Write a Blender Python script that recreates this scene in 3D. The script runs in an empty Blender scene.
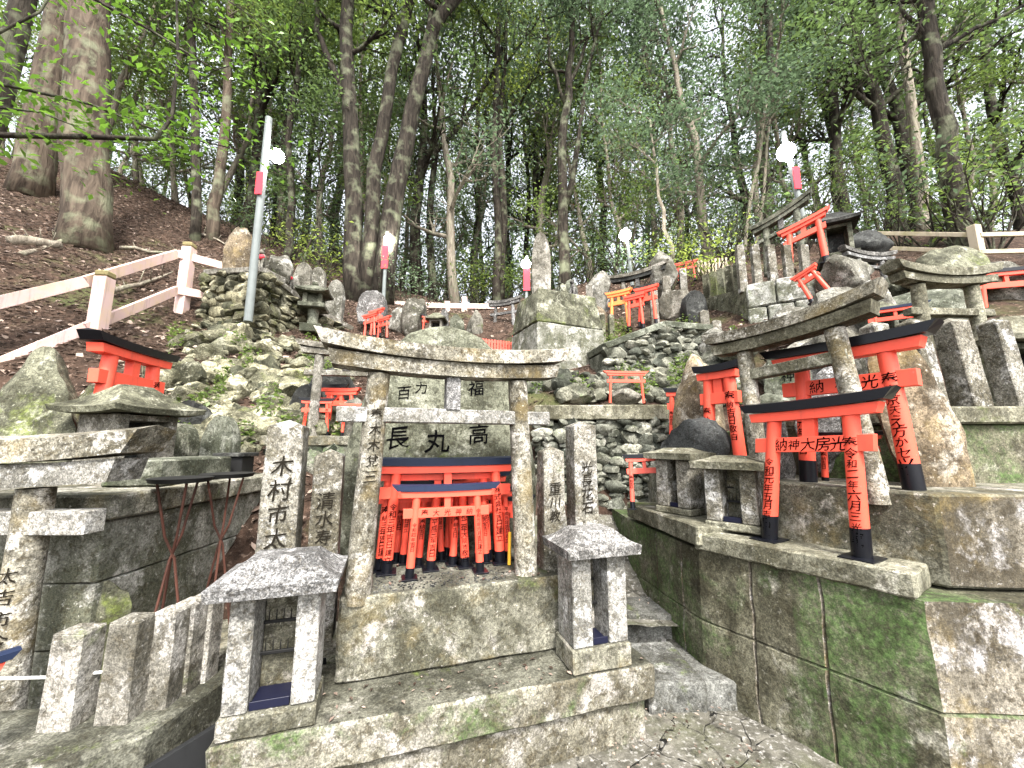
import bpy, bmesh, math, random
import numpy as np
from mathutils import Vector, Matrix, noise, Euler
from mathutils.bvhtree import BVHTree
R = math.radians
scene = bpy.context.scene
COL = scene.collection
rnd = random.Random(7)

# ------------------------------------------------------------------ camera model
FOC, PITCH, EYE = 393.0, R(8.5), 1.6
CP, SP = math.cos(PITCH), math.sin(PITCH)
cam_d = bpy.data.cameras.new('camera'); cam = bpy.data.objects.new('camera', cam_d); COL.objects.link(cam)
cam.location = (0, 0, EYE); cam.rotation_euler = (R(90) + PITCH, 0, 0)
cam_d.sensor_width = 36; cam_d.lens = FOC * 36 / 1024; cam_d.clip_end = 800; cam_d.clip_start = .02
scene.camera = cam

def ray(px, py):
    u, v = (px - 512) / FOC, (384 - py) / FOC
    return Vector((u, CP - v * SP, SP + v * CP))
def at(px, py, Y):                      # world point seen at a pixel, at forward distance Y
    d = ray(px, py); t = Y / d.y
    return Vector((d.x * t, Y, EYE + d.z * t))
def at_z(px, py, z):
    d = ray(px, py); t = (z - EYE) / d.z
    return Vector((d.x * t, d.y * t, z))
def mpp(px, py, Y):                     # metres per pixel there
    return Y / ray(px, py).y / FOC

# altar frame: u along the front altar, n away from the camera
AU, AN = Vector((.956, .292, 0)), Vector((-.292, .956, 0))
AANG = math.atan2(.292, .956)
def A(u, n, z): return AU * u + AN * n + Vector((0, 0, z))
def A_at(px, py, n):
    d = ray(px, py); t = n / (d.x * AN.x + d.y * AN.y)
    p = d * t; return p.dot(AU), EYE + d.z * t
# right terrace frame: n outward-from-path, s along the wall towards the camera
DN, DS = Vector((.8, .6, 0)), Vector((.6, -.8, 0))
DANG = math.atan2(-.8, .6)
def D(s, n, z): return DN * n + DS * s + Vector((0, 0, z))

# ------------------------------------------------------------------ mesh builder
class MB:
    def __init__(s): s.bm = bmesh.new()
    def _xf(s, vs, M):
        if M is not None:
            for v in vs: v.co = M @ v.co
    def box(s, c, d, rz=0, bev=.004, taper=1.0, rough=0, cuts=0, rot=None, seed=0):
        b = bmesh.new(); bmesh.ops.create_cube(b, size=1)
        for v in b.verts:
            k = taper if v.co.z > 0 else 1
            v.co = Vector((v.co.x * d[0] * k, v.co.y * d[1] * k, v.co.z * d[2]))
        if bev: bmesh.ops.bevel(b, geom=b.edges[:] , offset=min(bev, min(d) * .4), segments=1, affect='EDGES')
        if cuts:
            for ax in range(3):
                n = int(d[ax] / cuts)
                for i in range(1, n):
                    pl = [0, 0, 0]; pl[ax] = -d[ax] / 2 + d[ax] * i / n; no = [0, 0, 0]; no[ax] = 1
                    bmesh.ops.bisect_plane(b, geom=b.verts[:] + b.edges[:] + b.faces[:], plane_co=pl, plane_no=no)
        if rough:
            o = Vector((seed * 3.1 + c[0], seed * 1.7 + c[1], c[2]))
            for v in b.verts:
                p = v.co + o
                v.co += Vector((noise.noise(p * 9), noise.noise(p * 9 + Vector((7, 0, 0))), noise.noise(p * 9 + Vector((0, 7, 0))))) * rough
                e = sum(abs(v.co[i]) > d[i] / 2 * .96 for i in range(3))
                if e >= 2:
                    w = max(0, noise.noise(p * 14)) * rough * 3.0
                    v.co -= v.co.normalized() * w
        M = Matrix.Translation(c) @ (rot.to_matrix().to_4x4() if rot else Matrix.Rotation(rz, 4, 'Z'))
        for v in b.verts: v.co = M @ v.co
        s._merge(b)
    def _merge(s, b):
        me = bpy.data.meshes.new('tmp'); b.to_mesh(me); b.free(); s.bm.from_mesh(me); bpy.data.meshes.remove(me)
    def tube(s, pts, rad, seg=8, cap=True, wob=0):
        pts = [Vector(p) for p in pts]
        if not hasattr(rad, '__len__'): rad = [rad] * len(pts)
        rings = []
        ref = Vector((1, 0, 0))
        for i, p in enumerate(pts):
            t = (pts[min(i + 1, len(pts) - 1)] - pts[max(i - 1, 0)]).normalized()
            if abs(t.dot(ref)) > .9: ref = Vector((0, 1, 0)) if abs(t.y) < .9 else Vector((0, 0, 1))
            x = (ref - t * ref.dot(t)).normalized(); y = t.cross(x); ref = x
            ring = []
            for k in range(seg):
                a = 2 * math.pi * k / seg
                d = x * math.cos(a) + y * math.sin(a)
                r = rad[i] * (1 + (wob * noise.noise(p * 2.3 + d * 1.4 / max(.3, 1)) if wob else 0))
                ring.append(s.bm.verts.new(p + d * r))
            rings.append(ring)
        for a, b in zip(rings, rings[1:]):
            for k in range(seg):
                s.bm.faces.new((a[k], a[(k + 1) % seg], b[(k + 1) % seg], b[k]))
        if cap:
            s.bm.faces.new(rings[0][::-1]); s.bm.faces.new(rings[-1])
    def prism(s, poly, z0, z1, bev=0):
        b = bmesh.new()
        lo = [b.verts.new((x, y, z0)) for x, y in poly]; hi = [b.verts.new((x, y, z1)) for x, y in poly]
        b.faces.new(lo[::-1]); b.faces.new(hi)
        n = len(poly)
        for i in range(n): b.faces.new((lo[i], lo[(i + 1) % n], hi[(i + 1) % n], hi[i]))
        if bev: bmesh.ops.bevel(b, geom=b.edges[:], offset=bev, segments=1, affect='EDGES')
        s._merge(b)
    def rock(s, c, d, seed=0, sub=3, cuts=9, amp=.1, rz=0, flat=None, rot=None):
        b = bmesh.new(); bmesh.ops.create_icosphere(b, subdivisions=sub, radius=1)
        rr = random.Random(seed)
        planes = []
        for _ in range(cuts):
            n = Vector((rr.gauss(0, 1), rr.gauss(0, 1), rr.gauss(0, 1))).normalized()
            planes.append((n, rr.uniform(.55, .85)))
        o = Vector((rr.uniform(0, 99), rr.uniform(0, 99), rr.uniform(0, 99)))
        for v in b.verts:
            p = v.co.copy()
            for n, q in planes:
                e = p.dot(n) - q
                if e > 0: p -= n * e * .92
            k = 1 + amp * noise.noise(p * 1.7 + o) + amp * .5 * noise.noise(p * 5 + o) + amp * .25 * noise.noise(p * 13 + o)
            v.co = p * k * 1.2
        for v in b.verts:
            v.co = Vector((v.co.x * d[0] / 2, v.co.y * d[1] / 2, v.co.z * d[2] / 2))
            if flat is not None and v.co.y < -flat: v.co.y = -flat + (v.co.y + flat) * .03
        M = Matrix.Translation(c) @ (rot.to_matrix().to_4x4() if rot else Matrix.Rotation(rz, 4, 'Z'))
        for v in b.verts: v.co = M @ v.co
        s._merge(b)
    def beam(s, Lb, Lt, z0, th, dep, curve=0, gable=0, n=14, rz=0, c=(0, 0, 0), pw=2.2):
        b = bmesh.new(); secs = []
        for i in range(n + 1):
            k = -1 + 2 * i / n; zo = z0 + curve * abs(k) ** pw
            xb, xt = k * Lb / 2, k * Lt / 2
            ps = [(xb, -dep / 2, zo), (xb, dep / 2, zo), (xt, dep / 2, zo + th), (xt, 0, zo + th + gable), (xt, -dep / 2, zo + th)]
            secs.append([b.verts.new(p) for p in ps])
        for a, e in zip(secs, secs[1:]):
            for k in range(5): b.faces.new((a[k], e[k], e[(k + 1) % 5], a[(k + 1) % 5]))
        b.faces.new(secs[0]); b.faces.new(secs[-1][::-1])
        M = Matrix.Translation(c) @ Matrix.Rotation(rz, 4, 'Z')
        for v in b.verts: v.co = M @ v.co
        s._merge(b)
    def hip_roof(s, w, dp, z0, th, h, top_w, top_d, sag=.35, lift=0):
        # eaves slab with hipped, slightly sagging roof above; corners lifted a little
        b = bmesh.new()
        N = 6
        prof = []
        rings = []
        def ring(hw, hd, z, lf):
            r = []
            pts = []
            for i in range(N): pts.append((-hw + 2 * hw * i / N, -hd))
            for i in range(N): pts.append((hw, -hd + 2 * hd * i / N))
            for i in range(N): pts.append((hw - 2 * hw * i / N, hd))
            for i in range(N): pts.append((-hw, hd - 2 * hd * i / N))
            for x, y in pts:
                e = (abs(x / hw) ** 3) * (abs(y / hd) ** 3)
                r.append(b.verts.new((x, y, z + lf * e)))
            return r
        rings.append(ring(w / 2 * .97, dp / 2 * .97, z0, lift)); rings.append(ring(w / 2, dp / 2, z0 + th, lift))
        for k in (.25, .5, .75, 1):
            f = k - sag * k * (1 - k) * 2
            zz = z0 + th + h * (k ** 1.5 if sag > 0 else k)
            hw = w / 2 + (top_w / 2 - w / 2) * k; hd = dp / 2 + (top_d / 2 - dp / 2) * k
            rings.append(ring(hw, hd, zz, lift * (1 - k)))
        for a, e in zip(rings, rings[1:]):
            n = len(a)
            for i in range(n): b.faces.new((a[i], a[(i + 1) % n], e[(i + 1) % n], e[i]))
        b.faces.new(rings[0][::-1]); b.faces.new(rings[-1])
        s._merge(b)
    def quad(s, a, b, c, d):
        s.bm.faces.new([s.bm.verts.new(p) for p in (a, b, c, d)])
    def glyphs(s, chars, w, top, pitch=None, bend=0, y=-.001, x=0, horiz=False, M=None, jit=0):
        # brush lettering as thin faces; vertical column by default
        pitch = pitch or w * 1.12; b = bmesh.new()
        for i, ch in enumerate(chars):
            vs, fs = glyph(ch)
            sc = w * (1 + jit * rnd.uniform(-1, 1)); sl = jit * rnd.uniform(-.4, .4)
            ox, oz = (x + i * pitch, top) if horiz else (x + jit * rnd.uniform(-.1, .1) * w, top - w / 2 - i * pitch)
            nv = [b.verts.new((ox + gx * sc, y, oz + gz * sc + gx * sl * sc)) for (gx, gz) in vs]
            for f in fs:
                try: b.faces.new([nv[k] for k in f])
                except ValueError: pass
        if bend:
            for k in range(-3, 4): bmesh.ops.bisect_plane(b, geom=b.verts[:] + b.edges[:] + b.faces[:], plane_co=(x + k * w * .15, 0, 0), plane_no=(1, 0, 0))
            for v in b.verts: v.co.y = -math.sqrt(max(1e-8, bend * bend - v.co.x ** 2)) - .002
        if M is not None:
            for v in b.verts: v.co = M @ v.co
        s._merge(b)
    def build(s, name, mat, parent=None, loc=None, rot=None, smooth=False, label=None, base=None):
        me = bpy.data.meshes.new(name)
        bmesh.ops.recalc_face_normals(s.bm, faces=s.bm.faces[:])
        if base is not None:
            for v in s.bm.verts: v.co -= base
        s.bm.to_mesh(me); s.bm.free()
        if smooth is True:
            me.polygons.foreach_set('use_smooth', [True] * len(me.polygons))
        elif smooth:
            me.polygons.foreach_set('use_smooth', [True] * len(me.polygons))
            try: me.set_sharp_from_angle(angle=smooth)
            except Exception: pass
        o = bpy.data.objects.new(name, me); COL.objects.link(o); me.materials.append(mat)
        if parent: o.parent = parent
        if loc is not None: o.location = loc
        if base is not None and loc is None: o.location = base
        if rot is not None: o.rotation_euler = rot
        if label: o['label'] = label
        return o

_gl = {}
_fc = bpy.data.curves.new('glyph', 'FONT'); _fo = bpy.data.objects.new('glyph', _fc)
_fc.resolution_u = 2; _fc.offset = .004
def glyph(ch):
    if ch not in _gl:
        if _fo.name not in COL.objects: COL.objects.link(_fo)
        _fc.body = ch; bpy.context.view_layer.update()
        me = bpy.data.meshes.new_from_object(_fo.evaluated_get(bpy.context.evaluated_depsgraph_get()))
        vs = [(v.co.x, v.co.y) for v in me.vertices]; fs = [tuple(p.vertices) for p in me.polygons]
        bpy.data.meshes.remove(me)
        if not vs: vs, fs = [(0, 0)], []
        x0, x1 = min(v[0] for v in vs), max(v[0] for v in vs); y0, y1 = min(v[1] for v in vs), max(v[1] for v in vs)
        k = 1 / max(x1 - x0, y1 - y0, .5)
        g_ = [((x - (x0 + x1) / 2) * k, (y - (y0 + y1) / 2) * k) for x, y in vs]
        o_ = Vector((len(_gl) * 3.7, 0, 0))
        _gl[ch] = ([(x + .05 * noise.noise(Vector((x * 3, y * 3, 0)) + o_) + .022 * noise.noise(Vector((x * 11, y * 11, 4)) + o_) + .06 * y, y + .05 * noise.noise(Vector((x * 3, y * 3, 9)) + o_) + .022 * noise.noise(Vector((x * 11, y * 11, 14)) + o_) + .07 * x) for x, y in g_], fs)
    return _gl[ch]

def tag(o, label=None, cat=None, group=None, kind=None):
    if label: o['label'] = label
    if cat: o['category'] = cat
    if group: o['group'] = group
    if kind: o['kind'] = kind
    return o
def thing(name, label, cat, loc=(0, 0, 0), rz=0, group=None, rot=None):
    o = bpy.data.objects.new(name, None); COL.objects.link(o); o.empty_display_size = .1
    o.location = loc; o.rotation_euler = rot if rot else (0, 0, rz)
    return tag(o, label, cat, group)
def skew(t, shear=0, tilt=0, H=1):
    # a leaning gate: its top pushed sideways, its beams sloping
    for c in t.children_recursive:
        for v in c.data.vertices:
            v.co.z += tilt * v.co.x * min(1, max(0, v.co.z / H)); v.co.x += shear * v.co.z
def kids(o): return [c for c in COL.objects if c.parent == o]
def copy_tree(o, parent=None, cache={}):
    c = o.copy(); COL.objects.link(c); c.parent = parent
    for ch in list(o.children): copy_tree(ch, c)
    return c
def dup(o, label, loc, rz=0, sc=1, group=None, rot=None):
    c = copy_tree(o); c.location = loc; c.rotation_euler = rot if rot else (0, 0, rz)
    c.scale = (sc,) * 3 if not hasattr(sc, '__len__') else sc
    c['label'] = label
    if group: c['group'] = group
    return c

# ------------------------------------------------------------------ materials
class NT:
    def __init__(s, name):
        s.m = bpy.data.materials.new(name); s.m.use_nodes = True; s.t = s.m.node_tree; s.t.nodes.clear()
        s.out = s.n('ShaderNodeOutputMaterial')
    def n(s, t, **k):
        x = s.t.nodes.new(t)
        for a, v in k.items():
            if a.startswith('i_'): x.inputs[a[2:].replace('_', ' ')].default_value = v
            else: setattr(x, a, v)
        return x
    def l(s, a, b): s.t.links.new(a, b)
    def coords(s, scale=(1, 1, 1), rand=True):
        tc = s.n('ShaderNodeTexCoord'); mp = s.n('ShaderNodeMapping'); mp.inputs['Scale'].default_value = scale
        if rand:
            oi = s.n('ShaderNodeObjectInfo'); mu = s.n('ShaderNodeMath', operation='MULTIPLY'); mu.inputs[1].default_value = 37
            s.l(oi.outputs['Random'], mu.inputs[0]); s.l(mu.outputs[0], mp.inputs['Location'])
        s.l(tc.outputs['Object'], mp.inputs['Vector']); return mp.outputs[0]
    def noise(s, vec, scale, detail=4, rough=.55, dist=0):
        x = s.n('ShaderNodeTexNoise'); x.inputs['Scale'].default_value = scale; x.inputs['Detail'].default_value = detail
        x.inputs['Roughness'].default_value = rough; x.inputs['Distortion'].default_value = dist
        s.l(vec, x.inputs['Vector']); return x.outputs['Fac']
    def ramp(s, fac, p0, p1, c0=(0, 0, 0, 1), c1=(1, 1, 1, 1)):
        x = s.n('ShaderNodeValToRGB'); e = x.color_ramp.elements
        e[0].position = p0; e[0].color = c0; e[1].position = p1; e[1].color = c1
        s.l(fac, x.inputs[0]); return x.outputs[0]
    def mix(s, fac, a, b, mode='MIX'):
        x = s.n('ShaderNodeMix', data_type='RGBA', blend_type=mode)
        for sock, v in ((x.inputs[0], fac), (x.inputs[6], a), (x.inputs[7], b)):
            if isinstance(v, (int, float)): sock.default_value = v
            elif isinstance(v, tuple): sock.default_value = v if len(v) == 4 else (*v, 1)
            else: s.l(v, sock)
        return x.outputs[2]
    def math(s, op, a, b):
        x = s.n('ShaderNodeMath', operation=op)
        for sock, v in ((x.inputs[0], a), (x.inputs[1], b)):
            if isinstance(v, (int, float)): sock.default_value = v
            else: s.l(v, sock)
        return x.outputs[0]
    def bump(s, h, strength=.4, dist=.01, prev=None):
        x = s.n('ShaderNodeBump'); x.inputs['Strength'].default_value = strength; x.inputs['Distance'].default_value = dist
        s.l(h, x.inputs['Height'])
        if prev is not None: s.l(prev, x.inputs['Normal'])
        return x.outputs[0]
    def finish(s, col, rough=.9, nrm=None, spec=.3, metal=0):
        p = s.n('ShaderNodeBsdfPrincipled'); p.inputs['Roughness'].default_value = rough
        p.inputs['Specular IOR Level'].default_value = spec; p.inputs['Metallic'].default_value = metal
        if isinstance(col, tuple): p.inputs['Base Color'].default_value = (*col[:3], 1)
        else: s.l(col, p.inputs['Base Color'])
        if nrm is not None: s.l(nrm, p.inputs['Normal'])
        s.l(p.outputs[0], s.out.inputs[0]); return s.m

def stone(name, base, dark, light, lichen=.5, stain=.4, moss=0., mossc=(.075, .10, .022), speck=.25, big=2.6, spots=11, island=False, bump=.5, ochre=0., mscale=1.9):
    base = tuple(x * .80 for x in base); dark = tuple(x * .50 for x in dark); light = tuple(min(.75, x * .90) for x in light)
    t = NT(name); v = t.coords()
    vs = t.coords(scale=(7, 7, .8))
    n1 = t.noise(v, big, 7, .62, .4); n2 = t.noise(v, spots, 6, .6, .2); n3 = t.noise(v, 150, 2, .5); n4 = t.noise(v, 38, 5, .6)
    c = t.mix(t.ramp(n1, .42, .60), dark, base)
    c = t.mix(t.ramp(t.noise(v, spots * .37, 8, .7, .3), .62 - .16 * lichen, .70 - .12 * lichen), c, light)
    n5 = t.noise(v, spots * 3.1, 5, .7, .3); n6 = t.noise(v, 75, 3, .6)
    c = t.mix(t.math('MULTIPLY', t.ramp(n5, .60, .66), .30 + .55 * lichen), c, tuple(min(.85, x * 1.25) for x in light))
    c = t.mix(t.math('MULTIPLY', t.ramp(n2, .55, .62), .55), c, tuple(x * .38 for x in dark))
    c = t.mix(t.math('MULTIPLY', t.ramp(t.noise(v, spots * 2.3, 4, .62, .6), .545, .59), .30 + .55 * lichen), c, (dark[0] * .55, dark[1] * .48, dark[2] * .36))
    c = t.mix(.55, c, t.ramp(n6, .36, .64, (.30, .30, .30, 1), (1.45, 1.45, 1.45, 1)), 'MULTIPLY')
    if ochre: c = t.mix(t.math('MULTIPLY', t.ramp(t.noise(v, 4.3, 6, .65), .52, .66), ochre), c, (.34, .25, .09))
    if stain: c = t.mix(t.math('MULTIPLY', t.ramp(t.noise(vs, 1, 6, .65), .46, .60), stain * .75), c, tuple(x * .6 for x in dark))
    if moss:
        f = t.ramp(t.noise(v, mscale, 9, .68, .5), .66 - .22 * moss, .74 - .18 * moss)
        f = t.math('MULTIPLY', f, t.ramp(t.noise(v, 26, 6, .8), .36, .56))
        c = t.mix(t.math('MULTIPLY', f, .8), c, t.mix(t.ramp(n4, .4, .6), mossc, tuple(x * 1.9 for x in mossc)))
    c = t.mix(speck, c, t.ramp(n3, .38, .62, (.25, .25, .25, 1), (1, 1, 1, 1)), 'MULTIPLY') if speck else c
    if speck: c = t.mix(speck, c, t.ramp(n4, .42, .62, (.4, .4, .4, 1), (1.0, 1.0, 1.0, 1)), 'MULTIPLY')
    oi = t.n('ShaderNodeObjectInfo'); c = t.mix(1.0, c, t.ramp(oi.outputs['Random'], 0, 1, (.84, .82, .78, 1), (1.12, 1.12, 1.13, 1)), 'MULTIPLY')
    if island:
        g = t.n('ShaderNodeNewGeometry')
        c = t.mix(1.0, c, t.ramp(g.outputs['Random Per Island'], 0, 1, (.28, .30, .27, 1), (1.35, 1.3, 1.2, 1)), 'MULTIPLY')
    h = t.math('ADD', t.math('MULTIPLY', n2, .5), t.math('ADD', t.math('MULTIPLY', n4, .35), t.math('MULTIPLY', n3, .12)))
    return t.finish(c, .92, t.bump(h, bump, .02), .2)

def paint(name, col, rough=.35, wear=.15, spec=.5, wearc=None):
    t = NT(name); v = t.coords()
    n = t.noise(v, 6, 6, .6); n2 = t.noise(v, 60, 3)
    d = wearc or tuple(x * .7 for x in col)
    c = t.mix(t.math('MULTIPLY', t.ramp(n, .45, .7), wear * 2), col, d)
    vs = t.coords(scale=(14, 14, 1.3))
    c = t.mix(t.math('MULTIPLY', t.ramp(t.noise(vs, 1, 6, .7), .55, .72), wear * 2.2), c, tuple(x * .45 + (.02 if max(col) > .05 else 0) for x in col))
    c = t.mix(t.math('MULTIPLY', t.ramp(t.noise(v, 34, 5, .7), .66, .70), min(.8, wear * 3)), c, tuple(x * .5 + (.12 if max(col) > .05 else 0) for x in col))
    return t.finish(c, rough, t.bump(n2, .12, .003), spec)

M = {}
M['torii_stone'] = stone('lichen_torii_granite', (.40, .38, .31), (.20, .18, .13), (.66, .64, .58), lichen=.7, stain=.25, moss=.12, speck=.45, ochre=.3, spots=17)
M['granite'] = stone('weathered_granite', (.46, .44, .38), (.25, .23, .17), (.68, .67, .64), lichen=.6, stain=.3, speck=.5, spots=17, moss=.05)
M['pale'] = stone('pale_granite', (.42, .415, .405), (.27, .265, .255), (.60, .59, .58), lichen=.5, stain=.12, speck=.75, spots=30, moss=.05)
M['white_granite'] = stone('white_granite', (.50, .49, .455), (.36, .35, .31), (.66, .66, .65), lichen=.5, stain=.2, speck=.45, spots=18)
M['altar'] = stone('stained_altar_stone', (.36, .35, .28), (.17, .165, .115), (.56, .53, .48), lichen=.5, stain=.55, moss=.18, speck=.4, ochre=.25)
M['altar_moss'] = stone('mossy_altar_stone', (.40, .385, .32), (.24, .22, .16), (.54, .52, .49), lichen=.6, stain=.5, moss=.66, mossc=(.05, .088, .024), speck=.4)
M['ledge_top'] = stone('damp_ledge_stone', (.20, .20, .16), (.11, .11, .08), (.34, .33, .29), lichen=.3, stain=.2, moss=.2, speck=.35)
M['wallR'] = stone('mossy_terrace_stone', (.23, .22, .155), (.12, .112, .07), (.40, .385, .32), lichen=.3, stain=.6, moss=.86, mossc=(.05, .088, .026), speck=.35, mscale=1.35)
M['wallRface'] = stone('streaked_terrace_stone', (.33, .30, .245), (.17, .145, .10), (.52, .505, .50), lichen=.6, stain=.8, moss=.42, mossc=(.07, .11, .02), speck=.35, ochre=.4)
M['slab'] = stone('grey_coping_stone', (.34, .33, .25), (.19, .18, .12), (.52, .50, .42), lichen=.35, stain=.5, moss=.3, speck=.35)
M['post'] = stone('grey_post_stone', (.42, .40, .35), (.24, .225, .18), (.62, .60, .56), lichen=.45, stain=.35, speck=.4, moss=.1)
M['dark'] = stone('dark_slate', (.075, .078, .075), (.04, .042, .04), (.16, .165, .155), lichen=.35, stain=.2, speck=.25)
M['rock'] = stone('grey_rock', (.30, .29, .25), (.14, .135, .105), (.48, .47, .43), lichen=.5, stain=.2, moss=.25, speck=.3)
M['mossrock'] = stone('mossy_rock', (.24, .24, .17), (.10, .10, .065), (.42, .42, .33), lichen=.4, stain=.2, moss=.55, mossc=(.085, .105, .025), speck=.3)
M['bank'] = stone('mossy_bank_stones', (.38, .37, .27), (.12, .12, .075), (.62, .61, .50), lichen=.5, stain=.15, moss=.42, mossc=(.085, .105, .028), speck=.4, island=True)
M['rubble'] = stone('rubble_wall_stones', (.32, .33, .29), (.14, .15, .12), (.52, .52, .49), lichen=.4, stain=.2, moss=.35, mossc=(.05, .085, .03), speck=.3, island=True)
M['brownrock'] = stone('brown_lichen_rock', (.36, .29, .20), (.20, .155, .10), (.56, .52, .44), lichen=.5, stain=.45, moss=.12, speck=.35, ochre=.35)
M['greenblock'] = stone('green_stained_block', (.46, .46, .42), (.25, .26, .19), (.62, .62, .58), lichen=.5, stain=.5, moss=.3, mossc=(.07, .09, .035), speck=.25)
M['stele'] = stone('stele_stone', (.22, .23, .18), (.10, .11, .075), (.36, .37, .31), lichen=.45, stain=.3, moss=.2, mossc=(.06, .08, .03), speck=.25)
M['oval'] = stone('pale_boulder_stone', (.24, .25, .19), (.12, .125, .085), (.40, .41, .34), lichen=.5, stain=.2, moss=.15, speck=.25)
M['red'] = paint('vermilion_paint', (.78, .088, .050), .5, .2, .35, (.54, .058, .034))
M['red_old'] = paint('faded_vermilion_paint', (.72, .10, .065), .6, .3)
M['orange'] = paint('orange_paint', (.85, .22, .05), .5, .2)
M['black'] = paint('black_lacquer', (.004, .0045, .007), .3, .1, .3)
M['navy'] = paint('navy_paint', (.006, .009, .02), .45, .15, .3)
M['blue'] = paint('slate_blue_paint', (.010, .017, .042), .5, .3, .25)
M['ink'] = paint('black_ink', (.002, .002, .0022), .95, .0, .02)
M['carve'] = paint('carved_letter_paint', (.014, .012, .009), .95, .0, .02)  # near-black paint for the carved inscriptions
M['pinkwood'] = paint('pinkish_fence_paint', (.55, .40, .375), .7, .38, .2, (.55, .42, .25))
M['oldwood'] = paint('yellowed_fence_paint', (.42, .36, .27), .8, .35, .2, (.22, .20, .08))
M['fencecap'] = paint('olive_post_cap', (.20, .17, .08), .8, .2, .2)
M['whitepaint'] = paint('white_paint', (.78, .77, .75), .6, .1)
M['steel'] = paint('galvanised_steel', (.16, .18, .175), .6, .3, .4)
M['iron'] = paint('black_iron', (.009, .009, .009), .6, .3, .25)
M['rust'] = paint('rusty_iron', (.085, .035, .024), .8, .4, .2, (.03, .018, .014))
M['tray'] = paint('dark_blue_tray', (.006, .007, .02), .4, .2, .3)
M['bib'] = paint('red_cloth', (.75, .06, .08), .9, .1, .1)
M['yellow'] = paint('yellow_wood', (.75, .42, .04), .7, .2, .2)
M['gutter'] = paint('dark_slate_panel', (.014, .0145, .015), .8, .3, .15)

def emit(name, col, s):
    t = NT(name); e = t.n('ShaderNodeEmission'); e.inputs[0].default_value = (*col, 1); e.inputs[1].default_value = s
    t.l(e.outputs[0], t.out.inputs[0]); return t.m
M['lamp'] = emit('lit_lamp_glass', (1, .97, .92), 60)

def leafmat(name, c0, c1, tr=.45):
    t = NT(name); g = t.n('ShaderNodeNewGeometry'); oi = t.n('ShaderNodeObjectInfo')
    c = t.mix(t.ramp(g.outputs['Random Per Island'], .2, 1), tuple(x * .42 for x in c0), tuple(x * 1.45 for x in c1))
    c = t.mix(t.math('MULTIPLY', oi.outputs['Random'], .5), c, tuple(a * .55 + b * .1 for a, b in zip(c0, c1)))
    d = t.n('ShaderNodeBsdfPrincipled'); d.inputs['Roughness'].default_value = .32; d.inputs['Specular IOR Level'].default_value = .6
    t.l(c, d.inputs['Base Color'])
    tl = t.n('ShaderNodeBsdfTranslucent'); t.l(t.mix(.5, c, tuple(min(1, x * 2.2) for x in c1)), tl.inputs[0])
    mx = t.n('ShaderNodeMixShader'); mx.inputs[0].default_value = tr
    t.l(d.outputs[0], mx.inputs[1]); t.l(tl.outputs[0], mx.inputs[2]); t.l(mx.outputs[0], t.out.inputs[0]); return t.m
M['leaf_dark'] = leafmat('dark_evergreen_leaf', (.035, .065, .022), (.085, .13, .04))
M['leaf_blue'] = leafmat('bluish_evergreen_leaf', (.045, .075, .042), (.09, .135, .07))
M['leaf_mid'] = leafmat('mid_green_leaf', (.055, .10, .022), (.12, .17, .04))
M['leaf_yel'] = leafmat('yellow_green_leaf', (.09, .15, .025), (.19, .24, .05), .5)
M['leaf_maple'] = leafmat('bright_maple_leaf', (.03, .075, .012), (.09, .17, .02), .45)
M['leaf_dead'] = leafmat('dry_leaf', (.05, .026, .018), (.34, .26, .21), .1)

def bark(name, c0, c1, sc=1):
    t = NT(name); v = t.coords(scale=(9 * sc, 9 * sc, 1.6 * sc)); v2 = t.coords()
    n = t.noise(v, 1.6, 6, .6, .6); n2 = t.noise(v2, 3, 4)
    c = t.mix(t.ramp(n, .36, .64), c0, c1)
    c = t.mix(t.math('MULTIPLY', t.ramp(n2, .5, .68), .5), c, (.20, .22, .14))
    return t.finish(c, .95, t.bump(n, 1.0, .05), .15)
M['bark'] = bark('dark_bark', (.010, .008, .006), (.042, .035, .027))
M['bark_pale'] = bark('pale_bark', (.10, .085, .065), (.25, .22, .175))
M['bark_cedar'] = bark('cedar_bark', (.032, .024, .018), (.10, .078, .058), .6)
# ------------------------------------------------------------------ terrain
_cp = []
for px, py, Y in [(660, 640, 2.95), (600, 500, 4.35), (640, 500, 4.4),
                  (625, 392, 5.2), (560, 388, 5.3), (560, 372, 6.0), (500, 372, 6.0), (640, 330, 7.4), (690, 300, 8.3), (450, 345, 7.2),
                  (200, 445, 3.8), (250, 400, 4.6), (230, 350, 5.4), (300, 385, 5.2), (320, 440, 4.2), (180, 312, 6.5), (95, 335, 5.0), (20, 400, 4.0),
                  (85, 240, 8), (10, 190, 10), (205, 232, 10.5), (270, 275, 8.2), (300, 300, 9), (380, 296, 10), (450, 312, 11), (565, 285, 11.5),
                  (490, 305, 11.5), (660, 272, 11.5), (750, 245, 10.5), (850, 245, 9), (960, 240, 7.6), (1024, 250, 6.6), (1000, 285, 5.4), (770, 290, 6.6), (890, 330, 4.6),
                  (120, 330, 5.5), (30, 330, 5.0), (340, 335, 7.4), (400, 335, 7.6), (500, 350, 7.0), (820, 290, 6.0), (720, 345, 6.0)]:
    _cp.append(tuple(at(px, py, Y)))
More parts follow.
